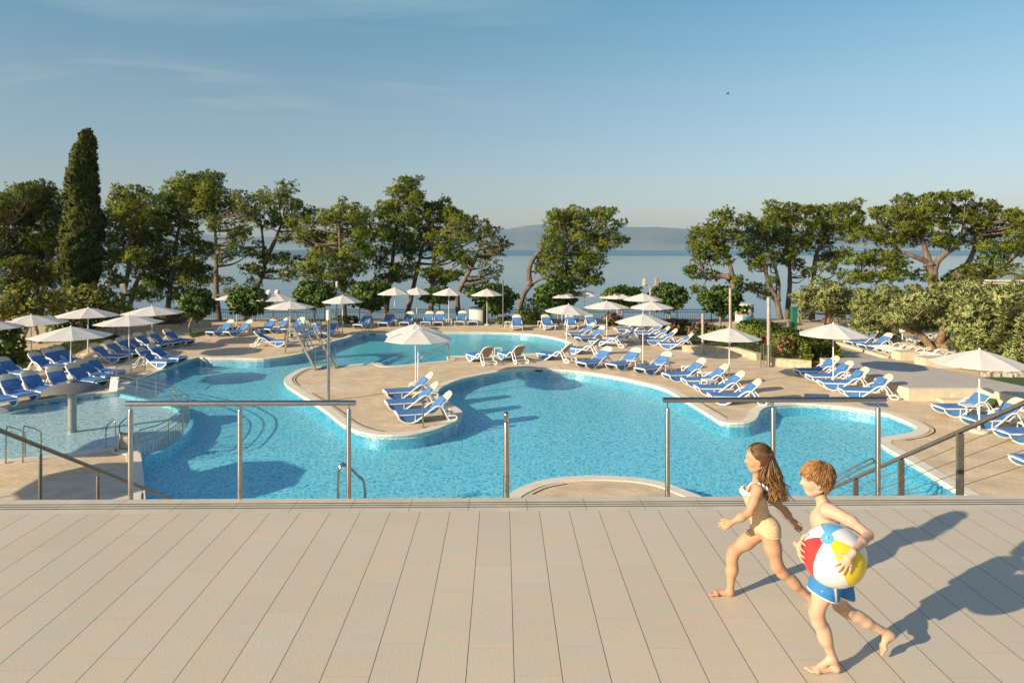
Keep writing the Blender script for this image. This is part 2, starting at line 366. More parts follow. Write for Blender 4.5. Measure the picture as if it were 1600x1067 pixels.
# ------------------------------------------------------------------ pool deck, pools
structure(sheet('pool_deck', [[(-70, 3), (70, 3), (70, 52.5), (-70, 52.5)], pool], 0.0, M_deck))
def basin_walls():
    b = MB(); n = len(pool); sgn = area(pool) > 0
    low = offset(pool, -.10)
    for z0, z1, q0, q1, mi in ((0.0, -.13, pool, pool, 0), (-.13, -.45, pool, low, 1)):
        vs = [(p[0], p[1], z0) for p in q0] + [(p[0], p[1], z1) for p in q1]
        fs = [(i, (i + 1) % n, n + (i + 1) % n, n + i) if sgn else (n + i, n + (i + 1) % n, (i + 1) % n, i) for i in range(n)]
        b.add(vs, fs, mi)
    return structure(b.build('pool_wall', [M_band, tile_floor('darkened_wall_mosaic', (.07, .38, .52), (.11, .46, .60), (.5, .6, .6), .06)]))  # lower tile colour dimmed to cancel the stronger sunlight on upright walls
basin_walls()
structure(sheet('pool_floor', [offset(pool, .02)], -.42, M_floor))
kb = MB(); kb.prism(kids[:-1] + [kids[-1]] + [(p.x, p.y) for p in reversed(arc_w)][1:-1], -.415, -.20); structure(kb.build('paddling_pool_floor', M_kfloor))
# the far basin's floor lies deeper behind an underwater wall
far_px = [(560, 520.5), (600, 521.5), (690, 520.5), (775, 520.5), (860, 527), (892, 540), (865, 550.5), (775, 554.5), (705, 556.5), (701, 562.5), (625, 570.5), (603, 571), (545, 552)]
structure(sheet('deep_pool_floor', [[(p.x, p.y) for p in (G(x, y) for x, y in far_px)]], -.405, M_dfloor))
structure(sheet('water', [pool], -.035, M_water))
def ring(name, loop, d0, d1, z, m, h=0.0, sel=None):
    a, c = offset(loop, d0), offset(loop, d1); n = len(loop); b = MB(); sgn = area(loop) > 0
    vs = [(p[0], p[1], z) for p in a] + [(p[0], p[1], z) for p in c] + [(p[0], p[1], z - h) for p in a] + [(p[0], p[1], z - h) for p in c]
    fs = []
    for i in range(n):
        if sel and not sel(i / n): continue
        j = (i + 1) % n
        q = [(i, n + i, n + j, j)] + ([(2 * n + i, i, j, 2 * n + j), (n + i, 3 * n + i, 3 * n + j, n + j)] if h else [])
        fs += q if sgn else [tuple(reversed(t)) for t in q]
    b.add(vs, fs); return b.build(name, m)
def not_divider(t):
    return True
structure(ring('pool_coping', pool, -.03, .30, .02, M_coping, h=.05))
M_slot = mat('dark_slot', (.022, .016, .012), .9, spec=.1)
def px_range(a, b):
    """Loop fractions between two outline pixels."""
    def idx(p): return min(range(len(POOL_PX)), key=lambda i: (POOL_PX[i][0] - p[0]) ** 2 + (POOL_PX[i][1] - p[1]) ** 2) / len(POOL_PX)
    return idx(a), idx(b)
for a, b in (((1062, 620), (1112, 650)), ((525, 572), (587, 679)), ((1420, 660), (1400, 681)), ((875, 747), (812, 764)), ((495, 542), (560, 520))):
    lo, hi = sorted(px_range(a, b))
    structure(ring('drain_slot', pool, .42, .46, .005, M_slot, sel=lambda t, lo=lo, hi=hi: lo <= t <= hi))
# skimmer mouths in the pool wall
M_black = mat('black_opening', (.008, .008, .008), .6)
for px, py, wd in ((842, 579.3, 12), (582, 522.5, 9), (1313, 634.8, 17)):
    c = G(px, py, -.05); b = MB(); L = wd / F * c.y
    b.box((c.x, c.y - .012, c.z), (L, .05, .075)); o = b.build('skimmer_mouth', M_black)
    tag(o, {842: 'black skimmer mouth in the round main pool wall below the pale slab', 582: 'black skimmer mouth in the far corner wall of the back pool', 1313: 'black skimmer mouth in the wall of the small right bay'}[px], 'skimmer', 'skimmer mouths in the pool wall')
# pale slabs let into the deck
def slab(pxs, z=.006, m=M_conc):
    b = MB(); b.prism([(p.x, p.y) for p in (G(x, y) for x, y in pxs)], -.02, z); return structure(b.build('paving_slab', m))
slab([(463, 603), (528, 598), (560, 609), (487, 614)])
slab([(528, 573.5), (588, 568.5), (603, 575), (545, 582.5)])
slab([(808, 567), (867, 566), (876, 575), (820, 575)])
slab([(-100, 778), (200, 733), (222, 760), (222, 800), (-60, 830)], .005)
slab([(1040, 548), (1120, 545), (1135, 556), (1065, 558)], .005)

# ------------------------------------------------------------------ terrace
YAW = R(.8)
def T(x, y, z): return Vector((x * math.cos(YAW) - y * math.sin(YAW), x * math.sin(YAW) + y * math.cos(YAW), z))
EDGE = 7.46
def terrace_material():
    m = mat('porcelain_plank', (.60, .52, .42), .55, var=.05, scale=1.0, bump=.06, bscale=60, stretch=(1, .35, 1), col2=(.68, .57, .44))
    nt = m.node_tree; b = nt.nodes[m['bsdf']]; base = b.inputs['Base Color'].links[0].from_socket
    tc = _n(nt, 'ShaderNodeTexCoord'); sp = _n(nt, 'ShaderNodeSeparateXYZ'); nt.links.new(tc.outputs['Object'], sp.inputs[0])
    def M(op, a, bb=None, c=None):
        n = _n(nt, 'ShaderNodeMath', operation=op)
        for i, v in enumerate((a, bb, c)):
            if v is None: continue
            if hasattr(v, 'links'): nt.links.new(v, n.inputs[i])
            else: n.inputs[i].default_value = v
        return n.outputs[0]
    W = .3
    u = M('DIVIDE', M('ADD', sp.outputs[0], -.075 + 30.0), W); col = M('FLOOR', u); fu = M('SUBTRACT', u, col)
    du = M('MULTIPLY', M('MINIMUM', fu, M('SUBTRACT', 1.0, fu)), W)
    wn = _n(nt, 'ShaderNodeTexWhiteNoise', noise_dimensions='1D'); nt.links.new(col, wn.inputs['W'])
    v = M('DIVIDE', M('ADD', sp.outputs[1], M('MULTIPLY', wn.outputs[0], 1.2)), 1.2); row = M('FLOOR', v); fv = M('SUBTRACT', v, row)
    dv = M('MULTIPLY', M('MINIMUM', fv, M('SUBTRACT', 1.0, fv)), 1.2)
    cid = M('ADD', M('MULTIPLY', col, 17.3), M('MULTIPLY', row, 5.7))
    w2 = _n(nt, 'ShaderNodeTexWhiteNoise', noise_dimensions='1D'); nt.links.new(cid, w2.inputs['W'])
    # drifting veins across each plank
    mp = _n(nt, 'ShaderNodeMapping'); mp.inputs['Scale'].default_value = (2.2, 11, 1); mp.inputs['Rotation'].default_value = (0, 0, R(8)); nt.links.new(tc.outputs['Object'], mp.inputs[0])
    off = _n(nt, 'ShaderNodeVectorMath', operation='ADD'); cbx = _n(nt, 'ShaderNodeCombineXYZ'); nt.links.new(M('MULTIPLY', w2.outputs[0], 40.0), cbx.inputs[2]); nt.links.new(mp.outputs[0], off.inputs[0]); nt.links.new(cbx.outputs[0], off.inputs[1])
    vn = _n(nt, 'ShaderNodeTexNoise'); vn.inputs['Scale'].default_value = 1; vn.inputs['Detail'].default_value = 6; vn.inputs['Distortion'].default_value = .7; nt.links.new(off.outputs[0], vn.inputs['Vector'])
    vr = _n(nt, 'ShaderNodeMapRange'); vr.inputs[1].default_value = .38; vr.inputs[2].default_value = .66; nt.links.new(vn.outputs[0], vr.inputs[0])
    c1 = _n(nt, 'ShaderNodeMix', data_type='RGBA'); nt.links.new(vr.outputs[0], c1.inputs[0]); c1.inputs[6].default_value = (*TER1, 1); c1.inputs[7].default_value = (*TER2, 1)
    gn = _n(nt, 'ShaderNodeTexNoise'); gn.inputs['Scale'].default_value = 55; gn.inputs['Detail'].default_value = 5; gn.inputs['Roughness'].default_value = .7; nt.links.new(tc.outputs['Object'], gn.inputs['Vector'])
    st = _n(nt, 'ShaderNodeTexNoise'); st.inputs['Scale'].default_value = .55; st.inputs['Detail'].default_value = 4; nt.links.new(tc.outputs['Object'], st.inputs['Vector'])
    tv = M('ADD', M('MULTIPLY_ADD', w2.outputs[0], .05, .975), M('ADD', M('MULTIPLY_ADD', gn.outputs[0], .30, -.15), M('MULTIPLY_ADD', st.outputs[0], .16, -.08)))
    c2 = _n(nt, 'ShaderNodeMix', data_type='RGBA', blend_type='MULTIPLY'); c2.inputs[0].default_value = 1; nt.links.new(c1.outputs[2], c2.inputs[6])
    cb = _n(nt, 'ShaderNodeCombineColor'); [nt.links.new(tv, cb.inputs[i]) for i in range(3)]; nt.links.new(cb.outputs[0], c2.inputs[7])
    # open long joints, tight pale cross joints
    jl = M('LESS_THAN', du, .0024); jc = M('LESS_THAN', dv, .0017)
    c3 = _n(nt, 'ShaderNodeMix', data_type='RGBA'); nt.links.new(M('MULTIPLY', jc, .4), c3.inputs[0]); nt.links.new(c2.outputs[2], c3.inputs[6]); c3.inputs[7].default_value = (.30, .22, .14, 1)
    c4 = _n(nt, 'ShaderNodeMix', data_type='RGBA'); nt.links.new(jl, c4.inputs[0]); nt.links.new(c3.outputs[2], c4.inputs[6]); c4.inputs[7].default_value = (.055, .034, .02, 1)
    nt.links.new(c4.outputs[2], b.inputs['Base Color'])
    return m
M_ter = terrace_material()
def terrace():
    b = MB(); b.prism([(-22, -5), (22, -5), (22, EDGE - .36), (-22, EDGE - .36)], TZ - .06, TZ)
    o = b.build('terrace_paving', M_ter); o.rotation_euler.z = YAW; structure(o)
    # border course and slot drain
    b = MB(); x0 = -22.02
    mb = mat('border_plank', TER1, .55, var=.06, scale=3)
    for k in range(74):
        x = x0 + .075 + .6 * k - .6 * 0 ; xa, xb = x + .002, x + .598
        for ya, yb in ((EDGE - .3575, EDGE - .250), (EDGE - .103, EDGE + .02)): b.box(((xa + xb) / 2, (ya + yb) / 2, TZ - .03), (xb - xa, yb - ya, .06))
        for ya, yb in ((EDGE - .225, EDGE - .189), (EDGE - .164, EDGE - .128)): b.box(((xa + xb) / 2, (ya + yb) / 2, TZ - .0298), (xb - xa, yb - ya, .06))
    o = b.build('terrace_border', mb); o.rotation_euler.z = YAW; structure(o)
    b = MB(); b.box((0, EDGE - .19, TZ - .0265), (44, .35, .05)); b.box((0, 1.2, TZ - .2), (44, 12.5, .24)); o = b.build('drain_channel', M_slot); o.rotation_euler.z = YAW; structure(o)
    b = MB(); b.box((0, EDGE - .06, 1.35), (44, .12, 2.70)); o = b.build('terrace_wall', M_white_stone); o.rotation_euler.z = YAW; structure(o)
    # the broad flight down to the deck
    b = MB(); n = 18
    for i in range(n):
        zt = TZ - (i + 1) * TZ / (n + 1); y0 = EDGE + .03 + i * .30
        b.box((-.1, y0 + .15, zt / 2), (12.9, .30, zt))
    o = b.build('stairs', M_white_stone); o.rotation_euler.z = YAW; structure(o)
terrace()

# ------------------------------------------------------------------ beach, sea, far islands
M_sand = mat('beach_sand', (.50, .40, .27), .95, var=.15, scale=.8, bump=.3, bscale=6)
M_asph = mat('promenade_asphalt', (.09, .085, .08), .9, var=.15, scale=1.5)
def strip_ground(name, prof, m, x=400):
    b = MB(); vs = []; fs = []
    for y, z in prof: vs += [(-x, y, z), (x, y, z)]
    for i in range(len(prof) - 1): fs.append((2 * i, 2 * i + 1, 2 * i + 3, 2 * i + 2))
    b.add(vs, fs); return structure(b.build(name, m))
strip_ground('promenade_ground', [(52.45, -.02), (52.5, -.55), (57.5, -.75)], M_asph)
strip_ground('beach_ground', [(57.5, -.749), (66, -1.35), (74, -2.3), (90, -3.2)], M_sand)
strip_ground('terrain', [(-60, -2.2), (52.4, -2.2)], mat('dry_soil', (.24, .19, .12), .95, var=.2, scale=.7))
def sea_material():
    m = bpy.data.materials.new('sea_water'); m.use_nodes = True; nt = m.node_tree; b = nt.nodes['Principled BSDF']
    b.inputs['Base Color'].default_value = (.035, .115, .17, 1); b.inputs['Roughness'].default_value = .22; b.inputs['IOR'].default_value = 1.33
    tc = _n(nt, 'ShaderNodeTexCoord'); mp = _n(nt, 'ShaderNodeMapping'); mp.inputs['Scale'].default_value = (.12, 1.0, 1); nt.links.new(tc.outputs['Object'], mp.inputs[0])
    n = _n(nt, 'ShaderNodeTexNoise'); n.inputs['Scale'].default_value = .9; n.inputs['Detail'].default_value = 6; nt.links.new(mp.outputs[0], n.inputs['Vector'])
    bp = _n(nt, 'ShaderNodeBump'); bp.inputs['Strength'].default_value = .06; bp.inputs['Distance'].default_value = .25; nt.links.new(n.outputs[0], bp.inputs['Height']); nt.links.new(bp.outputs[0], b.inputs['Normal'])
    mp2 = _n(nt, 'ShaderNodeMapping'); mp2.inputs['Scale'].default_value = (.0004, .004, 1); nt.links.new(tc.outputs['Object'], mp2.inputs[0])
    n2 = _n(nt, 'ShaderNodeTexNoise'); n2.inputs['Scale'].default_value = 1; n2.inputs['Detail'].default_value = 3; nt.links.new(mp2.outputs[0], n2.inputs['Vector'])
    r = _n(nt, 'ShaderNodeMapRange'); r.inputs[1].default_value = .35; r.inputs[2].default_value = .65; r.inputs[3].default_value = .04; r.inputs[4].default_value = .14
    nt.links.new(n2.outputs[0], r.inputs[0])
    sp = _n(nt, 'ShaderNodeSeparateXYZ'); nt.links.new(tc.outputs['Object'], sp.inputs[0])      # a lane of wind-ruffled water offshore
    wob = _n(nt, 'ShaderNodeMath', operation='MULTIPLY_ADD'); nt.links.new(n2.outputs[0], wob.inputs[0]); wob.inputs[1].default_value = 220; nt.links.new(sp.outputs[1], wob.inputs[2])
    la = _n(nt, 'ShaderNodeMapRange', interpolation_type='SMOOTHSTEP'); la.inputs[1].default_value = 480; la.inputs[2].default_value = 580; nt.links.new(wob.outputs[0], la.inputs[0])
    lb = _n(nt, 'ShaderNodeMapRange', interpolation_type='SMOOTHSTEP'); lb.inputs[1].default_value = 980; lb.inputs[2].default_value = 820; nt.links.new(wob.outputs[0], lb.inputs[0])
    lm = _n(nt, 'ShaderNodeMath', operation='MULTIPLY'); nt.links.new(la.outputs[0], lm.inputs[0]); nt.links.new(lb.outputs[0], lm.inputs[1])
    rr = _n(nt, 'ShaderNodeMath', operation='MULTIPLY_ADD'); nt.links.new(lm.outputs[0], rr.inputs[0]); rr.inputs[1].default_value = .2; nt.links.new(r.outputs[0], rr.inputs[2]); nt.links.new(rr.outputs[0], b.inputs['Roughness'])
    b2 = _n(nt, 'ShaderNodeMath', operation='MULTIPLY_ADD'); nt.links.new(lm.outputs[0], b2.inputs[0]); b2.inputs[1].default_value = .28; b2.inputs[2].default_value = .06; nt.links.new(b2.outputs[0], bp.inputs['Strength'])
    return m
b = MB(); b.add([(-7000, 66, -2.0), (7000, 66, -2.0), (7000, 6900, -2.0), (-7000, 6900, -2.0)], [(0, 1, 2, 3)]); structure(b.build('sea', sea_material()))
def island():
    ridge = [(-260, 376), (0, 368), (200, 364), (320, 366), (380, 370), (430, 371), (520, 369), (620, 366), (700, 364), (740, 363), (780, 360), (805, 356), (830, 352), (850, 350.5), (862, 353), (880, 357), (930, 356), (975, 354.5), (1030, 355), (1080, 358), (1180, 358), (1300, 361), (1500, 364), (1650, 362), (1900, 370)]
    rs = np.random.default_rng(3); b = MB(); D0 = 5600; cols = []
    xs = np.linspace(-260, 1900, 240)
    ys = np.interp(xs, [r[0] for r in ridge], [r[1] for r in ridge])
    k = 8; vs = []
    for i, (x, y) in enumerate(zip(xs, ys)):
        top = HC + (HY - y) / F * (D0 + 700)
        gul = .5 + .5 * math.sin(i * .9 + math.sin(i * .37) * 2)
        for j in range(k):
            t = j / (k - 1); d = D0 + 700 * t ** (1.2 + .5 * gul)
            z = -3 + (top + 3) * (t ** (.75 + .25 * gul)); z += rs.normal(0, 1.2) * (0 < j < k)
            vs.append(((x - 800) / F * (D0 + 700) , d, z))
    fs = [(i * k + j, (i + 1) * k + j, (i + 1) * k + j + 1, i * k + j + 1) for i in range(len(xs) - 1) for j in range(k - 1)]
    b.add(vs, fs); o = b.build('mountains', mat('island_scrub', (.03, .07, .10), .95, col2=(.12, .14, .15), scale=.004), smooth=True); structure(o)
island()
def haze():
    b = MB(); b.box((0, 3000, 115), (14400, 8200, 236)); m = bpy.data.materials.new('haze'); m.use_nodes = True; nt = m.node_tree; nt.nodes.clear()
    out = _n(nt, 'ShaderNodeOutputMaterial'); v = _n(nt, 'ShaderNodeVolumePrincipled')
    v.inputs['Density'].default_value = HAZE; v.inputs['Color'].default_value = (.62, .84, 1.0, 1); v.inputs['Anisotropy'].default_value = 0.0
    nt.links.new(v.outputs[0], out.inputs['Volume']); tag(b.build('haze', m), kind='stuff')
if HAZE > 0: haze()
# ------------------------------------------------------------------ sun loungers
def side_profile():
    return catmull([(-.95, .315), (-.945, .25), (-.86, .14), (-.70, .055), (-.55, .03), (-.38, .075), (-.10, .25), (.10, .40), (.24, .48), (.36, .50), (.46, .455), (.54, .33), (.62, .15), (.70, .045), (.80, .028), (.90, .04), (.945, .09), (.92, .145), (.82, .165), (.66, .17)], 3)
BA = R(42); BO = (.18, .295)
def back_pt(t, off=0.0):
    """A point t metres up the backrest, off metres behind its face (x, z)."""
    return (BO[0] + t * math.cos(BA) + off * math.sin(BA), BO[1] + t * math.sin(BA) - off * math.cos(BA))
def pad_mesh(rows, half, th, name, m, parent, round_top=0.0, bulge=.012):
    """A soft pad swept along rows of (x, z, nx, nz)."""
    b = MB(); ny = 7; n = len(rows); vs = []; fs = []
    for side in (1, 0):
        for i, (x, z, nx, nz) in enumerate(rows):
            h = half
            if round_top and i >= n - 3: h = half * (1 - (.05, .16, .42)[i - n + 3] * round_top)
            for j in range(ny):
                s = j / (ny - 1) * 2 - 1; k = th * side + bulge * side * (1 - s ** 4)
                vs.append((x + nx * k, s * h, z + nz * k))
    N = n * ny
    for i in range(n - 1):
        for j in range(ny - 1):
            q = i * ny + j; fs.append((q, q + 1, q + ny + 1, q + ny)); fs.append((N + q + ny, N + q + ny + 1, N + q + 1, N + q))
    for i in range(n - 1):
        for j, fl in ((0, 0), (ny - 1, 1)):
            q = i * ny + j; t = (q, q + ny, N + q + ny, N + q); fs.append(t if not fl else t[::-1])
    for i, fl in ((0, 1), (n - 1, 0)):
        for j in range(ny - 1):
            q = i * ny + j; t = (q, q + 1, N + q + 1, N + q); fs.append(t if not fl else t[::-1])
    b.add(vs, fs); return b.build(name, m, parent, smooth=True, angle=50)
def make_lounger(kind='towel'):
    global BA
    BA = R(42) if kind != 'bare' else R(9)
    root = empty('sun_lounger')
    prof = side_profile()
    for sy in (-1, 1):
        b = MB(); b.tube([(p[0], sy * .325, p[1]) for p in prof], .031, 6, flat=.8); b.build('side_rail', M_white, root, smooth=True)
    for c_, s_ in (((-.935, 0, .30), (.05, .63, .045)), ((.18, 0, .27), (.05, .63, .04)), ((.66, 0, .17), (.05, .64, .05))):
        b = MB(); b.box(c_, s_); b.build('crossbar', M_white, root)
    b = MB()
    for sy in (-1, 1):
        b.bar((-.93, sy * .30, .30), (.20, sy * .30, .285), .03, .04); b.bar((-.40, sy * .30, .29), (-.42, sy * .30, .05), .03, .03)
    b.build('seat_frame', M_white, root)
    # backrest: frame loop, taupe cloth, rear strut
    bf = MB(); w = .285
    lp = []
    for t, y in ((.0, -w), (.3, -w), (.66, -w), (.77, -w * .93), (.83, -w * .72), (.85, -w * .35), (.85, w * .35), (.83, w * .72), (.77, w * .93), (.66, w), (.3, w), (.0, w)):
        x, z = back_pt(t, .015); lp.append((x, y, z))
    bf.tube(lp, .024, 6)
    for sy in (-1, 1):
        x, z = back_pt(.42, .03); bf.bar((x, sy * .24, z), (.80, sy * .27, .17), .03, .03)
    bf.build('back_frame', M_white, root, smooth=True, angle=45)
    cl = MB(); vs = []
    rows = [(.03, w - .01), (.66, w - .01), (.77, w * .9), (.825, w * .68), (.84, w * .3)]
    for o in (.004, .018):
        for t, h in rows:
            x, z = back_pt(t, o); vs += [(x, -h, z), (x, h, z)]
    n = len(rows); fs = []
    for i in range(n - 1):
        fs.append((2 * i, 2 * i + 1, 2 * i + 3, 2 * i + 2)); k = 2 * n; fs.append((k + 2 * i, k + 2 * i + 2, k + 2 * i + 3, k + 2 * i + 1))
    cl.add(vs, fs); cl.build('back_cloth', M_taupe, root)
    # cream headrest in front of the cloth
    hr = []
    for t in np.linspace(.50, .865, 7):
        x, z = back_pt(t, -.004); hr.append((x, z, -math.sin(BA), math.cos(BA)))
    pad_mesh(hr, .27, .014, 'headrest', M_cream, root, round_top=1.0)
    seat = []
    for x in np.linspace(-.955, .17, 9):
        seat.append((x, .318 - .02 * math.sin((x + .95) / 1.12 * math.pi), 0, 1))
    if kind == 'bare':
        b = MB()
        for x in np.linspace(-.88, .12, 15): b.box((x, 0, .31), (.045, .58, .018))
        b.build('seat_slats', M_white, root)
        return root
    pad_mesh(seat, .305, .035, 'seat_towel', M_blue, root, bulge=.015)
    top = .56 if kind == 'towel' else .44
    bk = []
    for t in np.linspace(.0, top, 8):
        x, z = back_pt(t, -.016); bk.append((x, z, -math.sin(BA), math.cos(BA)))
    pad_mesh(bk, .300, .032, 'back_towel', M_blue, root, bulge=.015)
    for sy in (-1, 1):
        lo = [(-.90, .19), (-.78, .105), (-.66, .06), (-.52, .05), (-.38, .095), (-.2, .205), (-.03, .30)]
        up = [(x, .34) for x, z in lo]
        y = sy * .300; n = len(lo)
        vs = [(x, y - .006, z) for x, z in lo] + [(x, y - .006, z) for x, z in up] + [(x, y + .006, z) for x, z in lo] + [(x, y + .006, z) for x, z in up]
        fs = []
        for i in range(n - 1):
            fs += [(i, i + 1, n + i + 1, n + i), (2 * n + i, 3 * n + i, 3 * n + i + 1, 2 * n + i + 1), (i, 2 * n + i, 2 * n + i + 1, i + 1)]
        b = MB(); b.add(vs, fs); b.build('towel_drape', M_blue, root)
    if kind == 'folded':
        b = MB(); x, z = back_pt(.42, -.09); M = Matrix.Rotation(-BA, 3, 'Y')
        b.box((x, 0, z), (.34, .50, .085), rot=M); o = b.build('folded_towel', M_blue, root)
        bv = o.modifiers.new('soft', 'BEVEL'); bv.width = .035; bv.segments = 3
    return root
PROTO = {}
def lounger(x, y, head, label, group, kind='towel', z=0.0, tilt=0):
    if kind not in PROTO: r = PROTO[kind] = make_lounger(kind)
    else: r = copy_tree(PROTO[kind])
    r.location = (x, y, z); r.rotation_euler = (0, 0, R(head + random.uniform(-3.5, 3.5))); tag(r, label, 'sun lounger', group)
    return r
def by_head_top(px, py, h, z=.87):
    """Lounger centre from where the top of its backrest shows."""
    p = P(px, py, F * (HC - z) / (py - HY)); t = back_pt(.85)[0]
    return p.x - math.cos(R(h)) * t, p.y - math.sin(R(h)) * t
def by_foot(px, py, h, z=.32):
    """Lounger centre from where the middle of its foot end shows."""
    p = G(px, py, z); return p.x + math.cos(R(h)) * .95, p.y + math.sin(R(h)) * .95
def row(items, phrase, group, how='foot', kind='towel', first_from='left'):
    n = len(items)
    for i, it in enumerate(items):
        px, py, h = it[:3]; kd = it[3] if len(it) > 3 else kind
        x, y = (by_foot if how == 'foot' else by_head_top)(px, py, h)
        lounger(x, y, h, phrase.format(ORD[i]), group, kd)
NUM = {1: 'one', 2: 'two', 3: 'three', 4: 'four', 5: 'five', 6: 'six', 7: 'seven'}
# far row along the fence, feet to the pool
row([(328, 518.5, 68), (354, 518.5, 60), (398, 514, 66), (417, 514, 62), (446, 514, 70)], '{} from the left of five blue towelled loungers below the left fence', 'loungers along the far fence')
row([(559, 507, 78), (599, 504, 84), (631, 503.5, 84), (666, 503, 90), (684, 503, 90), (719, 502, 90), (739.5, 502, 90)], '{} from the left of seven loungers behind the back pool', 'loungers along the far fence')
row([(809, 509.5, 92), (859.5, 509, 97), (897, 508.5, 97), (931, 508, 100)], '{} from the left of four loungers facing us beneath the leaning pine', 'loungers along the far fence')
row([(887, 521, 22), (902, 527, 24)], '{} of two side-on loungers at the right end of the back pool', 'loungers at the right end of the back pool')
row([(738, 552, -60), (786.5, 550, -60), (846, 550, -42), (889, 542, -30), (924, 531, -22), (948, 526, -8)], '{} from the left of six loungers turned away, showing taupe backs', 'loungers turned towards the back pool')
row([(909, 566.5, 40), (956, 569, 42), (1000, 575.5, 36), (1040, 584, 15), (1069, 592.5, 8), (1089, 604, 3), (1109, 616, -3)], '{} from the left of seven loungers fanned around the main pool rim', 'loungers around the main pool rim')
row([(1245, 577.5, 3), (1264, 586, 2), (1283, 596, 0), (1315, 608, -2)], '{} nearest the planter of four loungers beside the pale stage', 'loungers beside the stage', kind='folded')
row([(1467, 635, 6), (1512, 653, 6), (1565, 673, 4), (1592, 716, 2)], '{} from the back of four loungers below the green turf ramp', 'loungers below the turf ramp')
row([(602, 611, 22), (604, 628, 20), (620, 645, 20)], '{} from the back of three loungers at the tip of the pool island', 'loungers on the pool island')
row([(448, 532, 178)], '{} lounger in shade beside the steel footbridge, head to the left', 'loungers near the footbridge')
row([(459, 520, 84), (476, 522, 80), (506, 520, 84)], '{} from the left of three loungers half hidden behind the steel footbridge', 'loungers near the footbridge')
row([(962, 513, 8), (981, 515.5, 6), (991, 519.5, 5), (999, 525, 4), (1009, 530, 3), (1031, 536, 0)], '{} from the back of six loungers lined up before the pink flowerbed', 'loungers before the flowerbed')
# left terrace of the deck
row([(10, 585, 146), (44, 579, 146), (81, 573, 146), (-22, 592, 146)], '{} of four loungers by the paddling pool edge, all facing right', 'loungers by the paddling pool', how='head')
row([(109, 568, 160), (124.5, 561.5, 160), (137, 556.5, 160)], '{} from the front of three loungers tucked behind the mushroom fountain', 'loungers behind the mushroom fountain', how='head')
row([(51, 550, 163), (73, 544.5, 163), (88.5, 541.5, 163)], '{} from the left of three loungers between the lawn and the white parasols', 'loungers along the lawn', how='head')
row([(2, 558, 160), (-14, 566, 160)], '{} lounger at the far left edge behind the front row', 'loungers at the far left edge', how='head')
row([(146, 536.5, 166), (168, 532, 166), (186, 527.5, 166), (198, 524.5, 166), (213, 520, 166), (234, 517, 166), (258, 514, 164)], '{} from the front of seven loungers lined up along the lawn strip', 'loungers along the lawn strip', how='head')
row([(218, 543, 164), (236, 538, 166)], '{} of two loungers by the bar railing at the main pool corner', 'loungers at the main pool corner', how='head')
# the sandy corner on the right: bare white loungers
row([(1324, 533, 10), (1345, 538, 10)], '{} blue towelled lounger at the head of the sandy row', 'loungers on the sand')
row([(1363, 540.5, 12), (1375, 544, 12), (1386, 547, 12), (1397, 549, 12)], '{} from the left of four bare white loungers on the sand', 'loungers on the sand', kind='bare')
row([(1424, 551, 12), (1441, 555, 12)], '{} bare white lounger behind the stone planter boxes', 'loungers on the sand', kind='bare')
row([(1417, 527, 14), (1424, 531, 14)], '{} bare white lounger under the olive trees, behind the sandy row', 'loungers on the sand', kind='bare')

# ------------------------------------------------------------------ parasols (built 3.0 m across, 2.5 m tall)
def make_parasol():
    root = empty('parasol')
    b = MB(); b.tube([(0, 0, .06), (0, 0, 2.46)], .026, 8); b.build('pole', M_pole, root, smooth=True, angle=40)
    b = MB(); b.lathe((0, 0, 0), [(.30, 0), (.30, .055), (.27, .075), (.05, .08), (.045, .22), (.03, .23)], 18); b.build('base', M_conc, root, smooth=True, angle=40)
    b = MB(); n = 8; rings = [(.035, 2.465), (.30, 2.405), (.62, 2.32), (.95, 2.225), (1.25, 2.13), (1.5, 2.05)]; sub = 4
    for th in (0, -.012):
        vs = []; fs = []
        for r, z in rings:
            for j in range(n * sub):
                a = 2 * math.pi * (j / (n * sub) + 1 / 16); ph = (j % sub) / sub; k = abs(math.sin(math.pi * ph))
                fl = math.cos(math.pi / n) / math.cos((ph - .5) * 2 * math.pi / n)      # straight hem between ribs
                rr = r * (1 - (1 - fl) * min(1, r)); vs.append((rr * math.cos(a), rr * math.sin(a), z - k * .03 * r * (1.5 - r) - (.008 * k if r > 1.4 else 0) + th))
        N = n * sub
        for i in range(len(rings) - 1):
            for j in range(N):
                q = (i * N + j, (i + 1) * N + j, (i + 1) * N + (j + 1) % N, i * N + (j + 1) % N); fs.append(q if th == 0 else q[::-1])
        b.add(vs, fs)
    N = n * sub; L = (len(rings) - 1) * N; T2 = len(rings) * N
    b.f += [(L + j, T2 + L + j, T2 + L + (j + 1) % N, L + (j + 1) % N) for j in range(N)]; b.m += [0] * N
    b.build('canopy', M_canvas, root, smooth=True, angle=4)
    b = MB(); b.lathe((0, 0, 2.455), [(.03, 0), (.035, .02), (.022, .04), (.03, .06), (.0, .075)], 10); b.build('finial', M_pole, root, smooth=True)
    for j in range(8):
        a = 2 * math.pi * (j / 8 + 1 / 16); c, s = math.cos(a), math.sin(a); b = MB()
        b.bar((.05 * c, .05 * s, 2.42), (1.47 * c, 1.47 * s, 2.035), .02, .022); b.bar((.045 * c, .045 * s, 1.90), (.72 * c, .72 * s, 2.235), .016, .016)
        b.build('rib', M_pole, root)
    b = MB(); b.lathe((0, 0, 1.86), [(.045, 0), (.05, .03), (.05, .07), (.04, .09)], 10); b.build('runner', M_pole, root)
    return root
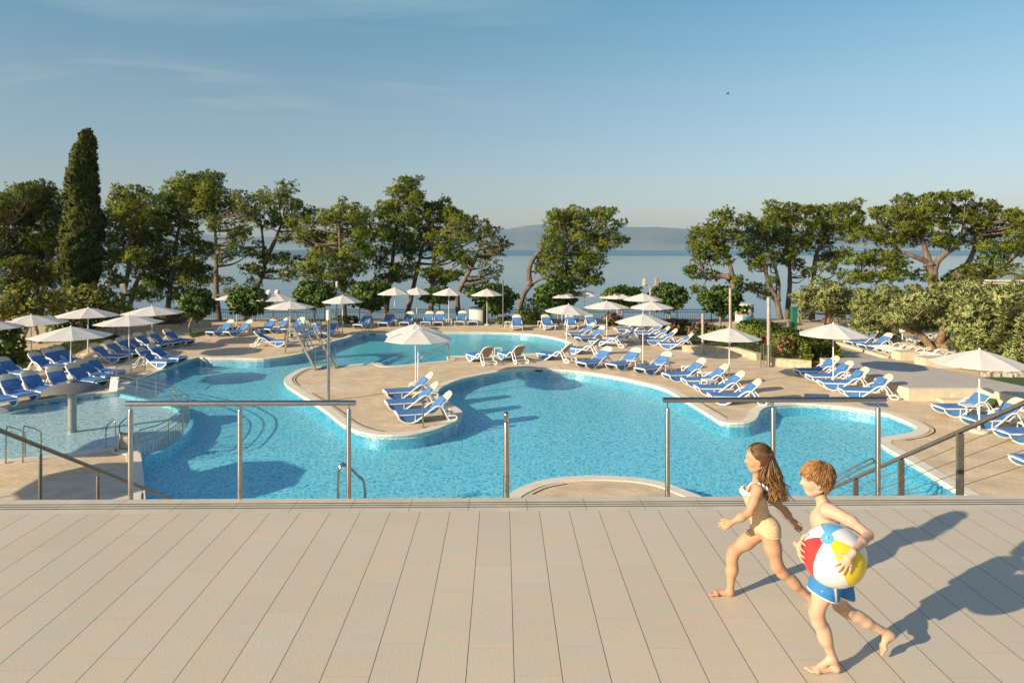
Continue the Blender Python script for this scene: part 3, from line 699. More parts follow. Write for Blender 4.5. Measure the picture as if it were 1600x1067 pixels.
PAR = [  # pole x, ground y, apex y, width, label, (lean)
    (653, 612, 511, 109, 'front of two overlapping white parasols on the pool island, lit from the left'),
    (649.5, 600, 503.5, 95, 'rear of two overlapping white parasols on the pool island'),
    (1139, 604, 510, 97, 'white parasol over the loungers at the right rim of the main pool'),
    (1302, 608, 503, 106, 'white parasol in front of the olive tree, beside the pale stage'),
    (1530, 675, 543, 138, 'largest white parasol at the right, cut off by the picture edge'),
    (110, 600, 508, 117, 'white parasol directly behind the mushroom fountain'),
    (49, 568, 490, 102, 'white parasol before the leaning shrub trunk on the left lawn'),
    (137, 554, 479, 92, 'white parasol in front of the yellowing shrub'),
    (202, 562, 491, 99, 'white parasol beside the bar railing, left of the main pool corner'),
    (238, 542, 477, 94, 'white parasol in front of the twin floodlight mast'),
    (-28, 582, 496, 108, 'white parasol at the left edge, only its right half in view'),
    (370, 508, 457, 67, 'white parasol against the left pine trunk by the fence'),
    (433, 517, 457, 65, 'white parasol below the pair of globe lamps'),
    (453, 530, 469, 77, 'white parasol standing behind the steel footbridge'),
    (526, 511, 455, 62, 'rear of the two overlapping white parasols right of the footbridge'),
    (535, 523, 460, 64, 'front of the two overlapping white parasols right of the footbridge'),
    (617, 507, 448, 54, 'white parasol leftmost of the four evenly spaced behind the back pool'),
    (651, 505.5, 448, 54, 'white parasol second from left of the four behind the back pool'),
    (701, 507.5, 449, 53, 'white parasol third from left of the four behind the back pool'),
    (761, 508, 450, 53, 'white parasol rightmost of the four, in front of the round kiosk'),
    (878, 510, 453, 55, 'white parasol against the round green tree beside the leaning pine'),
    (913.5, 507, 451, 52, 'white parasol between two round green trees, clear against the sea'),
    (964.5, 509, 454.5, 57, 'white parasol in front of the round tree left of the flood lamps'),
    (884, 547, 474, 76, 'white parasol tilted to the right, at the end of the back pool', 3.5),
    (948.5, 528, 469, 72, 'white parasol above the loungers turned away, right of the tilted one'),
    (1005, 517, 457, 62, 'rear of the two overlapping white parasols below the flood lamps'),
    (1019, 526, 470, 70, 'front of the two overlapping white parasols below the flood lamps'),
    (1004.5, 569, 489, 88, 'white parasol standing alone behind the loungers fanned by the main pool')]
PR = None
for it in PAR:
    px, py, ty, wd, lab = it[:5]; g = G(px, py); s = wd / F * g.y / 3.0; top = HC - (ty - HY) / F * g.y
    if PR is None: r = PR = make_parasol()
    else: r = copy_tree(PR)
    r.location = g; r.scale = (s, s, max(.84, min(1.12, top / 2.53))); r.rotation_euler = (0, R(it[5]) if len(it) > 5 else R(random.uniform(-.8, .8)), random.uniform(0, .75))
    tag(r, lab, 'parasol', 'white parasols around the pools')
# two parasols off to the left whose shade falls on the water
for x, y, zs, s in ((-12.45, 14.7, 1.0, 1.05), (-16.0, 17.3, 1.0, 1.1), (-14.5, 13.8, 1.0, 1.1)):
    r = copy_tree(PR); r.location = (x, y, 0); r.scale = (s, s, zs); tag(r, 'white parasol off to the left whose shade falls on the pool', 'parasol', 'parasols shading the left pool')
# shut parasols on the beach side
def shut_parasol(px, py, ty, lab):
    g = G(px, py); h = HC - (ty - HY) / F * g.y
    root = empty('closed_parasol', g); tag(root, lab, 'parasol', 'closed parasols by the beach')
    b = MB(); b.tube([(0, 0, 0), (0, 0, h)], .025, 8); b.build('pole', M_pole, root)
    b = MB(); b.lathe((0, 0, h), [(.17, -1.35), (.21, -1.2), (.16, -.9), (.15, -.6), (.11, -.25), (.03, .0), (.02, .06)], 10); b.build('canopy', M_canvas, root, smooth=True)
shut_parasol(1352, 512, 477, 'closed white parasol left of the two, before the iron fence')
shut_parasol(1408, 519, 483, 'closed white parasol right of the two, under the olive branches')

# ------------------------------------------------------------------ side tables
def make_table():
    r = empty('side_table'); b = MB(); b.box((0, 0, .395), (.44, .44, .03)); o = b.build('table_top', M_white, r); bv = o.modifiers.new('b', 'BEVEL'); bv.width = .01; bv.segments = 2
    for sx in (-1, 1):
        for sy in (-1, 1):
            b = MB(); b.tube([(sx * .20, sy * .20, 0), (sx * .175, sy * .175, .385)], .016, 6); b.build('leg', M_white, r)
    return r
TB = None
for px, py, lab in ((944, 572, 'first white side table in the fan of loungers, left of the lone parasol'), (986, 577, 'second white side table in the fan, behind the lone parasol pole'), (1032, 583, 'third white side table in the fan of loungers'),
    (1072, 586, 'fourth white side table, between the middle loungers of the fan'), (1100, 597, 'fifth white side table, between the loungers under the parasol'), (1107, 609, 'white side table standing between the two nearest loungers of the fan'),
    (1333, 603, 'white side table between the stage loungers'), (1513, 652, 'white side table under the largest parasol'), (1574, 665, 'white side table at the right edge below the turf ramp'),
    (794, 512, 'white side table left of the lounger before the leaning pine'), (845, 511, 'white side table right of the green bush below the leaning pine'), (616, 509, 'white side table between two loungers behind the back pool, left of the steps'),
    (701, 508, 'white side table under the third parasol of four'), (434, 520, 'white side table under the parasol below the globe lamps'), (910, 507, 'white side table between two loungers facing us on the right'), (777, 556, 'white side table between the two leftmost taupe backed loungers'),
    (112, 594, 'white side table behind the mushroom fountain'), (270, 541, 'low white side table beside the front of the lawn strip row')):
    if TB is None: r = TB = make_table()
    else: r = copy_tree(TB)
    r.location = G(px, py); r.rotation_euler = (0, 0, random.uniform(-.3, .3)); tag(r, lab, 'side table', 'white side tables')
# blue mats on the deck
for pxs, lab in (([(1257, 615.5), (1294, 616.5), (1295, 622), (1256, 621)], 'blue mat lying left of two behind the right bay'), ([(1344, 629.5), (1384, 630), (1388, 636), (1357, 634.5)], 'blue mat lying right of two beside the coping')):
    b = MB(); b.prism([(p.x, p.y) for p in (G(x, y) for x, y in pxs)], .002, .02); tag(b.build('floor_mat', mat('blue_mat', (.075, .12, .27), .8, var=.08)), lab, 'mat', 'blue mats on the deck')
# ------------------------------------------------------------------ terrace handrails
def rail_run(pxs, a, b_, ry, lab):
    root = empty('handrail', T(0, 0, 0)); root.location = P(pxs[0], 779, EDGE + .05)
    root.location.z = TZ; tag(root, lab, 'handrail', 'steel handrails at the terrace edge'); o = root.location
    def at(px, z, dy=0):
        d = EDGE + .045 + (px - 800) / F * EDGE * math.tan(YAW); return Vector(((px - 800) / F * d, d, z)) - o
    zr = HC - (ry - HY) / F * EDGE
    m = MB(); p, q = at(a, zr), at(b_, zr); m.tube([p, p + (q - p) * .5, q], .0285, 14); m.build('top_rail', M_steel, root, smooth=True, angle=40)
    for px in pxs:
        c = at(px, 0)
        m = MB(); m.lathe((c.x, c.y, TZ - o.z - .02), [(.026, 0), (.026, .945), (.02, .958)], 12); pst = m.build('post', M_steel, root, smooth=True, angle=40)
        m = MB(); m.tube([(c.x, c.y, TZ - o.z + .93), (c.x, c.y, zr - o.z - .02)], .008, 6); m.build('spigot', M_steel, pst)
rail_run((204, 375, 545), 197, 556, 630, 'left steel handrail section with three posts at the terrace edge')
rail_run((1043, 1208, 1372), 1036, 1384, 627, 'right steel handrail section with three posts, behind the running children')
def centre_rail():
    d = EDGE + .05; root = empty('handrail', (P(791, 779, d).x, d, TZ)); tag(root, 'single steel post with rounded rail end in the middle of the terrace edge', 'handrail')
    m = MB(); m.lathe((0, 0, -.02), [(.033, 0), (.033, .24), (.027, .245), (.027, .80), (.022, .81)], 12); m.build('post', M_steel, root, smooth=True, angle=40)
    m = MB(); pts = [(0, -.035, .88), (0, 0, .88)] + [(.0, .1 + .27 * i, .85 - .14 * i) for i in range(16)]
    m.tube(pts, .0285, 12); m.build('top_rail', M_steel, root, smooth=True)
    m = MB(); m.tube([(0, 0, .80), (0, 0, .865)], .009, 6); m.build('spigot', M_steel, root)
    m = MB(); m.lathe((0, -.04, .88), [(.0, -.03), (.018, -.024), (.029, 0), (.018, .024), (.0, .03)], 12, caps=False); m.build('end_cap', M_steel, root, smooth=True)
centre_rail()
def stair_rail_left():
    X = -6.4; root = empty('stair_rail', (X, 7.6, TZ)); tag(root, 'dark round stair rail sloping down at the left of the terrace edge', 'stair rail')
    f = lambda y: 4.03 - .557 * (y - 7.6) - TZ
    m = MB(); m.tube([(0, .0, f(7.6)), (0, 3, f(10.6)), (0, 5.9, f(13.5))], .027, 12); m.build('top_rail', M_dsteel, root, smooth=True, angle=40)
    for px in (63, 153, 222):
        y = X * F / (px - 800) - 7.6; zt = f(y + 7.6)
        m = MB(); m.lathe((0, y, zt - .98), [(.024, 0), (.024, .87), (.02, .88)], 10); pst = m.build('post', M_dsteel, root, smooth=True, angle=40)
        m = MB(); m.tube([(0, y, zt - .12), (0, y, zt - .02)], .008, 6); m.build('spigot', M_dsteel, pst)
stair_rail_left()
def stair_rail_right():
    X = 6.2; root = empty('stair_rail', (X, 8.1, TZ)); tag(root, 'steel stair rail with flat posts and thin cables sloping down at the right', 'stair rail')
    f = lambda y: 4.0 - .549 * (y - 8.1) - TZ
    m = MB(); m.bar((0, -.5, f(7.6)), (0, 5.75, f(13.85)), .06, .045); m.build('top_rail', M_dsteel, root)
    ys = [X * F / (px - 800) for px in (1630, 1500, 1408, 1337, 1284)]
    for y in ys:
        m = MB(); m.box((0, y - 8.1, f(y) - .52), (.088, .045, .98)); m.build('post', M_dsteel, root)
    for k in range(1, 5):
        m = MB(); m.tube([(0, -.5, f(7.6) - .19 * k), (0, 2.5, f(10.6) - .19 * k), (0, 5.6, f(13.7) - .19 * k)], .005, 5); m.build('cable', M_dsteel, root)
stair_rail_right()

# ------------------------------------------------------------------ rails, ladders and showers at the pools
def grab(px, py, lab, w=.5, h=.8, rz=0, dirs=1, L=1.2, drop=.55):
    root = empty('pool_handrail', G(px, py), R(rz)); tag(root, lab, 'handrail', 'steel pool handrails')
    for s in (-1, 1):
        m = MB(); m.tube(catmull([(-.05, s * w / 2, 0), (-.05, s * w / 2, h * .7), (.0, s * w / 2, h), (.15, s * w / 2, h * .98), (L, s * w / 2, h - drop), (L + .12, s * w / 2, h - drop - .2), (L + .12, s * w / 2, -.6)], 4), .02, 8)
        m.build('rail', M_steel, root, smooth=True)
grab(700, 563, 'small steel handrail at the nook of the back pool, left of the taupe loungers', .35, .75, 180)
grab(575, 517, 'steel handrail pair at the far steps of the back pool', .4, .7, -90, L=.7)
grab(532, 789, 'steel pool handrail just beyond the left terrace handrail', .14, .85, 20, L=.40, drop=.28)
grab(1368, 786, 'curved steel pool handrail beyond the right stair rail', .25, .9, 165, L=.95)
def pole(name, px, py, ty, r, lab, m=None, cat='pole', cap=0.0, group=None):
    g = G(px, py); h = HC - (ty - HY) / F * g.y - g.z
    root = empty(name, g); tag(root, lab, cat, group); b = MB(); b.lathe((0, 0, 0), [(r * 2.2, 0), (r * 2.2, .012), (r, .015), (r, h)], 12); b.build('shaft', m or M_steel, root, smooth=True, angle=40)
    if cap: b = MB(); b.lathe((0, 0, h - cap), [(r * 1.0, -.01), (r * 1.75, 0), (r * 1.75, cap), (r * 1.2, cap + .02)], 12); b.build('lamp_head', mat('frosted_lamp', (.62, .60, .54), .4), root, smooth=True, angle=40)
    return root, h
pole('light_pole', 513.5, 626, 485, .052, 'steel pole with pale cylindrical lamp head on the pool island, by the footbridge', cat='lamp', cap=.34)
r_, h_ = pole('shower_post', 661, 668, 628, .030, 'short steel post with dark disc top at the tip of the pool island', cat='post')
b = MB(); b.lathe((0, 0, h_), [(.03, -.05), (.12, .0), (.125, .025), (.04, .04)], 14); b.build('top_disc', M_dsteel, r_, smooth=True, angle=40)
pole('light_pole', 786, 540 - 30, 437, .05, 'thin pale pole right of the four even parasols', cat='pole')
pole('light_pole', 526.5, 512, 440, .05, 'pale pole rising through the overlapping parasols right of the footbridge', cat='lamp', cap=.4)
pole('light_pole', 1141, 546, 450, .075, 'tall steel pole before the right pine trunks, above the fan parasol', cat='pole', m=mat('grey_pole', (.42, .38, .32), .5, .4))
pole('light_pole', 1201, 573, 464, .085, 'thick steel pole at the end of the low stone wall', cat='pole', m=MATS['grey_pole'])
pole('bollard_post', 1098, 553, 490, .075, 'short thick steel post at the left end of the planter', cat='post', m=MATS['grey_pole'])
def gate_rails():
    root = empty('step_rail', G(1195, 573)); tag(root, 'two tall steel hoop rails beside the planter steps', 'handrail'); o = root.location
    for pa, pb in (((1189, 574), (1193, 570.5)), ((1199.0, 574), (1205, 570))):
        a, c = G(*pa) - o, G(*pb) - o; b = MB(); h = 1.0
        b.tube([a, a + Vector((0, 0, h)), c + Vector((0, 0, h)), c], .022, 8); b.build('hoop', M_steel, root)
gate_rails()
def globe_lamp():
    g = G(427, 513); h = HC - (462 - HY) / F * g.y; root = empty('globe_lamp', g); tag(root, 'lamp post with two white globes above the parasols, left of the footbridge', 'lamp')
    b = MB(); b.tube([(0, 0, 0), (0, 0, h)], .045, 10); b.build('shaft', M_pole, root, smooth=True)
    b = MB(); b.tube([(-.26, 0, h + .02), (0, 0, h - .06), (.26, 0, h + .02)], .025, 8); b.build('arm', M_pole, root)
    for s in (-1, 1):
        b = MB(); b.lathe((s * .27, 0, h + .22), [(.19 * math.sin(t), -.19 * math.cos(t)) for t in np.linspace(.02, math.pi - .02, 11)], 16); b.build('globe', mat('opal_glass', (.80, .76, .68), .25), root, smooth=True)
globe_lamp()
def flood_mast(px, py, ty, lab, s=1.0):
    g = G(px, py); h = HC - (ty - HY) / F * g.y; root = empty('floodlight_mast', g); tag(root, lab, 'floodlight', 'floodlight masts')
    mm = mat('lamp_housing', (.42, .37, .30), .5, .3)
    b = MB(); b.tube([(0, 0, 0), (0, 0, h - .2)], .06 * s, 10); b.build('shaft', mm, root, smooth=True)
    b = MB(); b.box((0, 0, h - .2), (.95 * s, .07, .07)); b.build('crossarm', mm, root)
    for k in (-1, 1):
        b = MB(); M = Matrix.Rotation(R(20), 3, 'X') @ Matrix.Rotation(R(14 * k), 3, 'Z')
        b.box((k * .42 * s, -.06, h + .03), (.26 * s, .20, .56 * s), rot=M); o = b.build('lamp_housing', mm, root); bv = o.modifiers.new('b', 'BEVEL'); bv.width = .04; bv.segments = 2
        b = MB(); b.box(Vector((k * .42 * s, -.06, h + .03)) + M @ Vector((0, -.105, 0)), (.2 * s, .02, .46 * s), rot=M); b.build('lens', mat('lamp_lens', (.55, .5, .42), .15), o)
flood_mast(181.5, 524, 452, 'mast with two floodlights rising over the left shrubs', 1.15)
flood_mast(1016, 512, 441, 'mast with two floodlights between round trees, against the sea', 1.0)

# ------------------------------------------------------------------ steel footbridge over the pool channel
def footbridge():
    a1, a2, b1, b2 = G(446, 552), G(472, 548.5), G(496, 579), G(521, 575.5)
    root = empty('footbridge', (a1 + b2) / 2); tag(root, 'stepped steel footbridge with tall handrails over the pool channel', 'footbridge'); o = Vector(root.location)
    A, B = (a1 + a2) / 2, (b1 + b2) / 2; ax = (B - A); L = ax.length; ax.normalize(); wv = Vector((-ax.y, ax.x, 0)); 
    if wv.dot(a2 - a1) < 0: wv = -wv
    W = .46; zt = 1.40; u0, u1 = .95, 2.15          # the landing lies near the far bank
    mat_br = mat('weathered_steel', (.40, .36, .29), .45, .7, var=.2, scale=8)
    def q(u, s, z): return A + ax * u + wv * (W * s) + Vector((0, 0, z)) - o
    for s in (-1, 1):
        b = MB(); b.bar(q(0, s, .05), q(u0, s, zt), .05, .16); b.build('stringer', mat_br, root)
        b = MB(); b.bar(q(u1, s, zt), q(L, s, .05), .05, .16); b.build('stringer', mat_br, root)
        b = MB(); b.bar(q(u0 - .02, s, zt), q(u1 + .02, s, zt), .05, .16); b.build('landing_beam', mat_br, root)
    b = MB(); b.bar(q(u0, 0, zt + .06), q(u1, 0, zt + .06), W * 1.9, .03); b.build('landing', mat_br, root)
    for k in range(1, 5):
        t = k / 5; b = MB(); c = q(u0 * t, 0, .05 + (zt - .05) * t); b.bar(c - wv * W * .95, c + wv * W * .95, .20, .035); b.build('tread', mat_br, root)
    for k in range(1, 7):
        t = k / 7; b = MB(); c = q(u1 + (L - u1) * t, 0, zt + (.05 - zt) * t); b.bar(c - wv * W * .95, c + wv * W * .95, .24, .035); b.build('tread', mat_br, root)
    for s in (-1, 1):
        for hh in (.95, .5):
            b = MB(); b.tube([q(-.05, s, hh * .75), q(u0 - .1, s, zt + hh), q(u1 + .1, s, zt + hh), q(L + .05, s, hh * .9)], .02, 8); b.build('handrail', M_steel, root)
        for u, z in ((0.02, .05), (u0 * .5, .75), (u0, zt), ((u0 + u1) / 2, zt), (u1, zt), (u1 + (L - u1) * .33, zt * .67), (u1 + (L - u1) * .66, zt * .34), (L - .02, .05)):
            b = MB(); b.tube([q(u, s, z), q(u, s, z + .93)], .018, 6); b.build('baluster', M_steel, root)
footbridge()

# ------------------------------------------------------------------ paddling pool: mushroom fountain, arc fence, railing, board
def mushroom():
    g = G(113, 667, -.04); g.z = -.21; root = empty('mushroom_fountain', g); tag(root, 'grey metal mushroom fountain standing in the paddling pool', 'fountain')
    b = MB(); b.lathe((0, 0, 0), [(.12, 0), (.12, 1.30), (.16, 1.35)], 18); b.build('stem', mat('stem_paint', (.34, .33, .30), .45, .2, var=.1), root, smooth=True, angle=40)
    mc = mat('mushroom_cap', (.20, .19, .18), .55, .3, var=.1); b = MB()
    b.lathe((0, 0, 1.30), [(.12, .05), (.45, .03), (.78, .03), (.80, .05), (.72, .11), (.52, .19), (.28, .255), (.16, .275), (.15, .33), (.12, .345), (0, .35)], 32); b.build('cap', mc, root, smooth=True, angle=30)
mushroom()
def arc_fence():
    pts = arc_w; root = empty('pool_fence', pts[0]); tag(root, 'curved steel fence dividing the paddling pool from the main pool', 'fence'); o = Vector(pts[0])
    cum = [0]
    for i in range(1, len(pts)): cum.append(cum[-1] + (pts[i] - pts[i - 1]).length)
    def at(s, z):
        i = max(0, min(len(pts) - 2, int(np.searchsorted(cum, s)) - 1)); t = (s - cum[i]) / max(1e-6, cum[i + 1] - cum[i]); p = pts[i].lerp(pts[i + 1], t); return Vector((p.x, p.y, z)) - o
    L = cum[-1]; Z = (.62, .46, .30)
    for z in Z:
        b = MB(); b.tube([at(L * k / 60, z) for k in range(61)], .018 if z == .62 else .013, 6); b.build('rail', M_steel, root, smooth=True)
    b = MB(); n = int(L / .13)
    for k in range(n + 1): b.bar(at(L * k / n, -.2), at(L * k / n, .30), .012, .012)
    b.build('bar_infill', M_steel, root)
    for k in range(9): b = MB(); b.tube([at(L * k / 8, -.42), at(L * k / 8, .62)], .018, 6); b.build('post', M_steel, root)
    b = MB(); b.tube([at(L * k / 60, 0) + o - Vector((0, 0, .0)) for k in range(0)] or [at(0, -.3), at(.01, -.3)], .01, 4)
arc_fence()
kw = MB(); n = len(arc_w); vs = []; 
for p in arc_w: vs += [(p.x, p.y, -.10), (p.x, p.y, -.5)]
off_ = offset([(p.x, p.y) for p in arc_w], .14)
for x, y in off_: vs += [(x, y, -.10), (x, y, -.5)]
fs = []
for i in range(n - 1):
    fs += [(2 * i, 2 * i + 2, 2 * n + 2 * i + 2, 2 * n + 2 * i), (2 * i, 2 * i + 1, 2 * i + 3, 2 * i + 2), (2 * n + 2 * i, 2 * n + 2 * i + 2, 2 * n + 2 * i + 3, 2 * n + 2 * i + 1)]
kw.add(vs, fs); structure(kw.build('pool_divider_wall', M_floor))
def bar_railing():
    a, c = G(181, 606), G(227, 582); root = empty('bar_railing', a); tag(root, 'straight steel bar railing on the deck behind the white board', 'railing'); v = c - a; L = v.length
    for z in (.82, .12): b = MB(); b.tube([Vector((0, 0, z)), v + Vector((0, 0, z))], .02, 6); b.build('rail', M_steel, root)
    b = MB(); k = int(L / .11)
    for i in range(1, k): b.bar(v * (i / k) + Vector((0, 0, .12)), v * (i / k) + Vector((0, 0, .82)), .014, .014)
    b.build('bar_infill', M_steel, root)
    for t in (0, .5, 1): b = MB(); b.tube([v * t, v * t + Vector((0, 0, .84))], .024, 6); b.build('post', M_steel, root)
bar_railing()
def board():
    root = empty('notice_board', G(178, 611)); tag(root, 'white notice board leaning by the paddling pool edge', 'sign'); M = Matrix.Rotation(R(-14), 3, 'X') @ Matrix.Rotation(R(4), 3, 'Z')
    b = MB(); b.box((0, 0, .27), (.30, .02, .54), rot=M); o = b.build('panel', mat('board_white', (.78, .77, .74), .5, var=.02), root)
    b = MB()
    for z, w_ in ((.16, .10), (.08, .16), (.0, .15), (-.08, .12)): b.box(Vector((0, 0, .27)) + M @ Vector((0, -.0125, z)), (w_, .004, .018), rot=M)
    b.build('faded_print', mat('faded_blue_print', (.45, .52, .62), .6), o)
    for s in (-1, 1): b = MB(); b.tube([(s * .1, .02, .50), (s * .12, .24, 0)], .012, 6); b.build('rear_leg', M_steel, root)
board()
grab(190, 704, 'steel handrails at the near corner of the paddling pool, by the arc fence', .35, .85, 140, L=.5, drop=.2)
grab(24, 722, 'steel handrail entering the paddling pool at the left edge', .4, .9, 100, L=.8, drop=.3)
def rock_heap():
    root = empty('chair_lift', G(194, 703)); tag(root, 'small weathered steel hoist on the paddling pool corner', 'hoist')
    b = MB(); b.box((0, 0, .03), (.34, .40, .06)); b.build('base_plate', M_conc, root)
    b = MB(); b.tube([(-.1, 0, .05), (-.1, 0, .50)], .035, 10); b.build('column', M_steel, root, smooth=True)
    b = MB(); b.box((.08, 0, .24), (.26, .30, .32)); o = b.build('housing', mat('grey_housing', (.35, .33, .29), .6, var=.2), root); bv = o.modifiers.new('b', 'BEVEL'); bv.width = .03; bv.segments = 2
    b = MB(); b.bar((-.1, 0, .46), (.16, .1, .40), .05, .05); b.build('arm', M_dsteel, root)
rock_heap()

# ------------------------------------------------------------------ iron fence along the promenade
def iron_fence(x0, x1, y, lab, zb=-.02, h=.98, y1=None, cell=2.6):
    root = empty('iron_fence', (x0, y, zb)); tag(root, lab, 'fence', 'black iron fence along the promenade'); n = max(1, round((x1 - x0) / cell)); y1 = y if y1 is None else y1
    v = Vector((x1 - x0, y1 - y, 0))
    for i in range(n + 1):
        p = v * (i / n); b = MB(); b.box(p + Vector((0, 0, h / 2)), (.06, .06, h + .06)); b.build('post', M_iron, root)
        if i == n: break
        q = v * ((i + 1) / n); b = MB()
        for z in (.12, h - .28, h - .10): b.bar(p + Vector((0, 0, z)), q + Vector((0, 0, z)), .03, .04)
        for k in range(1, 20): c = p.lerp(q, k / 20); b.bar(c + Vector((0, 0, .05)), c + Vector((0, 0, h)), .018, .018)
        b.build('panel', M_iron, root)
iron_fence(-28.8, -3.5, 51.2, 'black iron fence left of the round kiosk, behind the far loungers')
iron_fence(-3.0, 17.0, 51.2, 'black iron fence from the leaning pine to the painted kiosk')
iron_fence(20.6, 36.0, 50.4, 'black iron fence under the olive trees right of the green gate', h=1.35, y1=47.5)
def low_wall(name, pxs, h, th, lab, m, cat='wall'):
    pts = [G(x, y) for x, y in pxs]; b = MB()
    for i in range(len(pts) - 1):
        a, c = Vector(pts[i]), Vector(pts[i + 1]); e = (c - a).normalized() * th * .48
        b.bar(a - (e if i else e * 0) + Vector((0, 0, h / 2)), c + Vector((0, 0, h / 2 - .002 * i)), th, h)
    return tag(b.build(name, m), lab, cat)
low_wall('low_wall', [(120, 524), (330, 511)], .35, .3, 'low beige wall below the iron fence behind the lawn strip', M_stone)
low_wall('planter_wall', [(1066, 549), (1150, 553), (1186, 563)], .34, .28, 'low curved stone wall in front of the flowerbed', M_stone)
low_wall('planter_wall', [(1206, 571), (1268, 575.5)], .36, .3, 'short stone wall between the steel pole and the stage', M_stone)
b = MB()
for i, dz in ((0, .12), (1, .24)): pa, pb = G(1205 + 2 * i, 571 - 4 * i), G(1238, 571.5 - 4 * i); b.bar(pa + Vector((0, 0, dz / 2)), pb + Vector((0, 0, dz / 2)), .42, dz)
structure(b.build('planter_steps', M_white_stone))
low_wall('kerb_wall', [(1245, 523), (1310, 538), (1385, 560)], .14, .22, 'long cream kerb between the ramp path and the sandy corner', M_white_stone, 'kerb')
structure((lambda b: (b.prism([(p.x, p.y) for p in (G(x, y) for x, y in [(1247, 524), (1383, 559.5), (1440, 575), (1640, 590), (1640, 512), (1420, 508), (1250, 512)])], -.02, .008), b.build('sand_area', mat('play_sand', (.52, .40, .24), .95, var=.12, scale=2, bump=.3, bscale=12)))[1])(MB()))
structure((lambda b: (b.prism([(p.x, p.y) for p in (G(x, y) for x, y in [(1200, 514), (1244, 523), (1380, 560), (1300, 560), (1290, 553)])], -.02, .0065), b.build('ramp_path', mat('path_concrete', (.46, .39, .30), .9, var=.08, scale=2)))[1])(MB()))

# ------------------------------------------------------------------ stage, planter boxes, turf ramp
def stage():
    z = .47; top = [(1281, 559), (1391, 599), (1420, 606), (1530, 606), (1620, 626), (1640, 612), (1462, 574.5), (1376, 559)]
    pts = [G(x, y, z) for x, y in top]; root = empty('stage', pts[2]); o = Vector((pts[2].x, pts[2].y, 0)); root.location = o; tag(root, 'pale stone stage platform with a six sided parasol shadow on top', 'stage')
    b = MB(); b.prism([(p.x - o.x, p.y - o.y) for p in pts], 0, z - .03); b.build('plinth', M_white_stone, root)
    b = MB(); b.prism(offset([(p.x - o.x, p.y - o.y) for p in pts], .01), z - .03, z); b.build('stage_floor', mat('stage_floor', (.52, .47, .40), .75, var=.05, scale=1.2, bump=.08), root)
    for k in range(3):
        a, c = G(1468 + 14 * k, 628 - 3.5 * k) - o, G(1556, 628 - 3.5 * k) - o; h = .12 * (k + 1); b = MB(); b.bar(a + Vector((0, 0, h / 2)), c + Vector((0, 0, h / 2)), .45, h); b.build('step', M_white_stone, root)
stage()
def plinth(px0, px1, py, h, dep, lab, m):
    a, c = G(px0, py), G(px1, py); b = MB(); b.box(((a.x + c.x) / 2, a.y + dep / 2, h / 2 + .004), (c.x - a.x, dep, h)); o = b.build('stone_planter', m); bv = o.modifiers.new('b', 'BEVEL'); bv.width = .02; bv.segments = 2
    tag(o, lab, 'planter box', 'cream planter boxes behind the stage')
plinth(1406, 1435, 564, .42, .8, 'small cream planter box left of the olive trunk', M_white_stone)
plinth(1446, 1500, 576, .46, .9, 'wide cream planter box directly behind the largest parasol', M_white_stone)
def turf_ramp():
    a = G(1556, 624); b = MB(); w = 5; pts = [(0, -.2, .0), (w, -.2, 0), (w, 2.0, 0), (0, 2.0, 0), (.0, -.2, .44), (w, -.2, .44), (w, 2.0, .44), (0, 2.0, .44), (-1.2, -1.6, 0)]
    b.add(pts, [(0, 1, 5, 4), (1, 2, 6, 5), (2, 3, 7, 6), (4, 5, 6, 7), (8, 0, 4), (8, 4, 7, 3)]); o = b.build('turf_ramp', mat('green_turf', (.05, .10, .015), .95, var=.15, scale=9, bump=.5, bscale=90)); o.location = a; tag(o, 'dark green turf covered ramp beside the stage steps', 'ramp')
turf_ramp()
def rubble_wall():
    rs = np.random.default_rng(5); root = empty('stone_wall', G(1552, 607)); tag(root, 'rubble stone wall under the hedge at the right edge', 'wall'); b = MB()
    b.box((1.6, .35, .28), (3.6, .45, .56)); b.build('core', M_stone, root)
    b = MB()
    for k in range(60):
        x, z, s = rs.uniform(-.1, 3.3), rs.uniform(.05, .62), rs.uniform(.10, .2)
        b.box((x, .12 + rs.uniform(-.03, .05), z), (s * 1.5, s, s), rot=Euler(rs.uniform(-.4, .4, 3)).to_matrix())
    o = b.build('facing_stone', mat('grey_rubble', (.46, .40, .31), .9, var=.25, scale=5, bump=.6), root); o['kind'] = 'stuff'
rubble_wall()

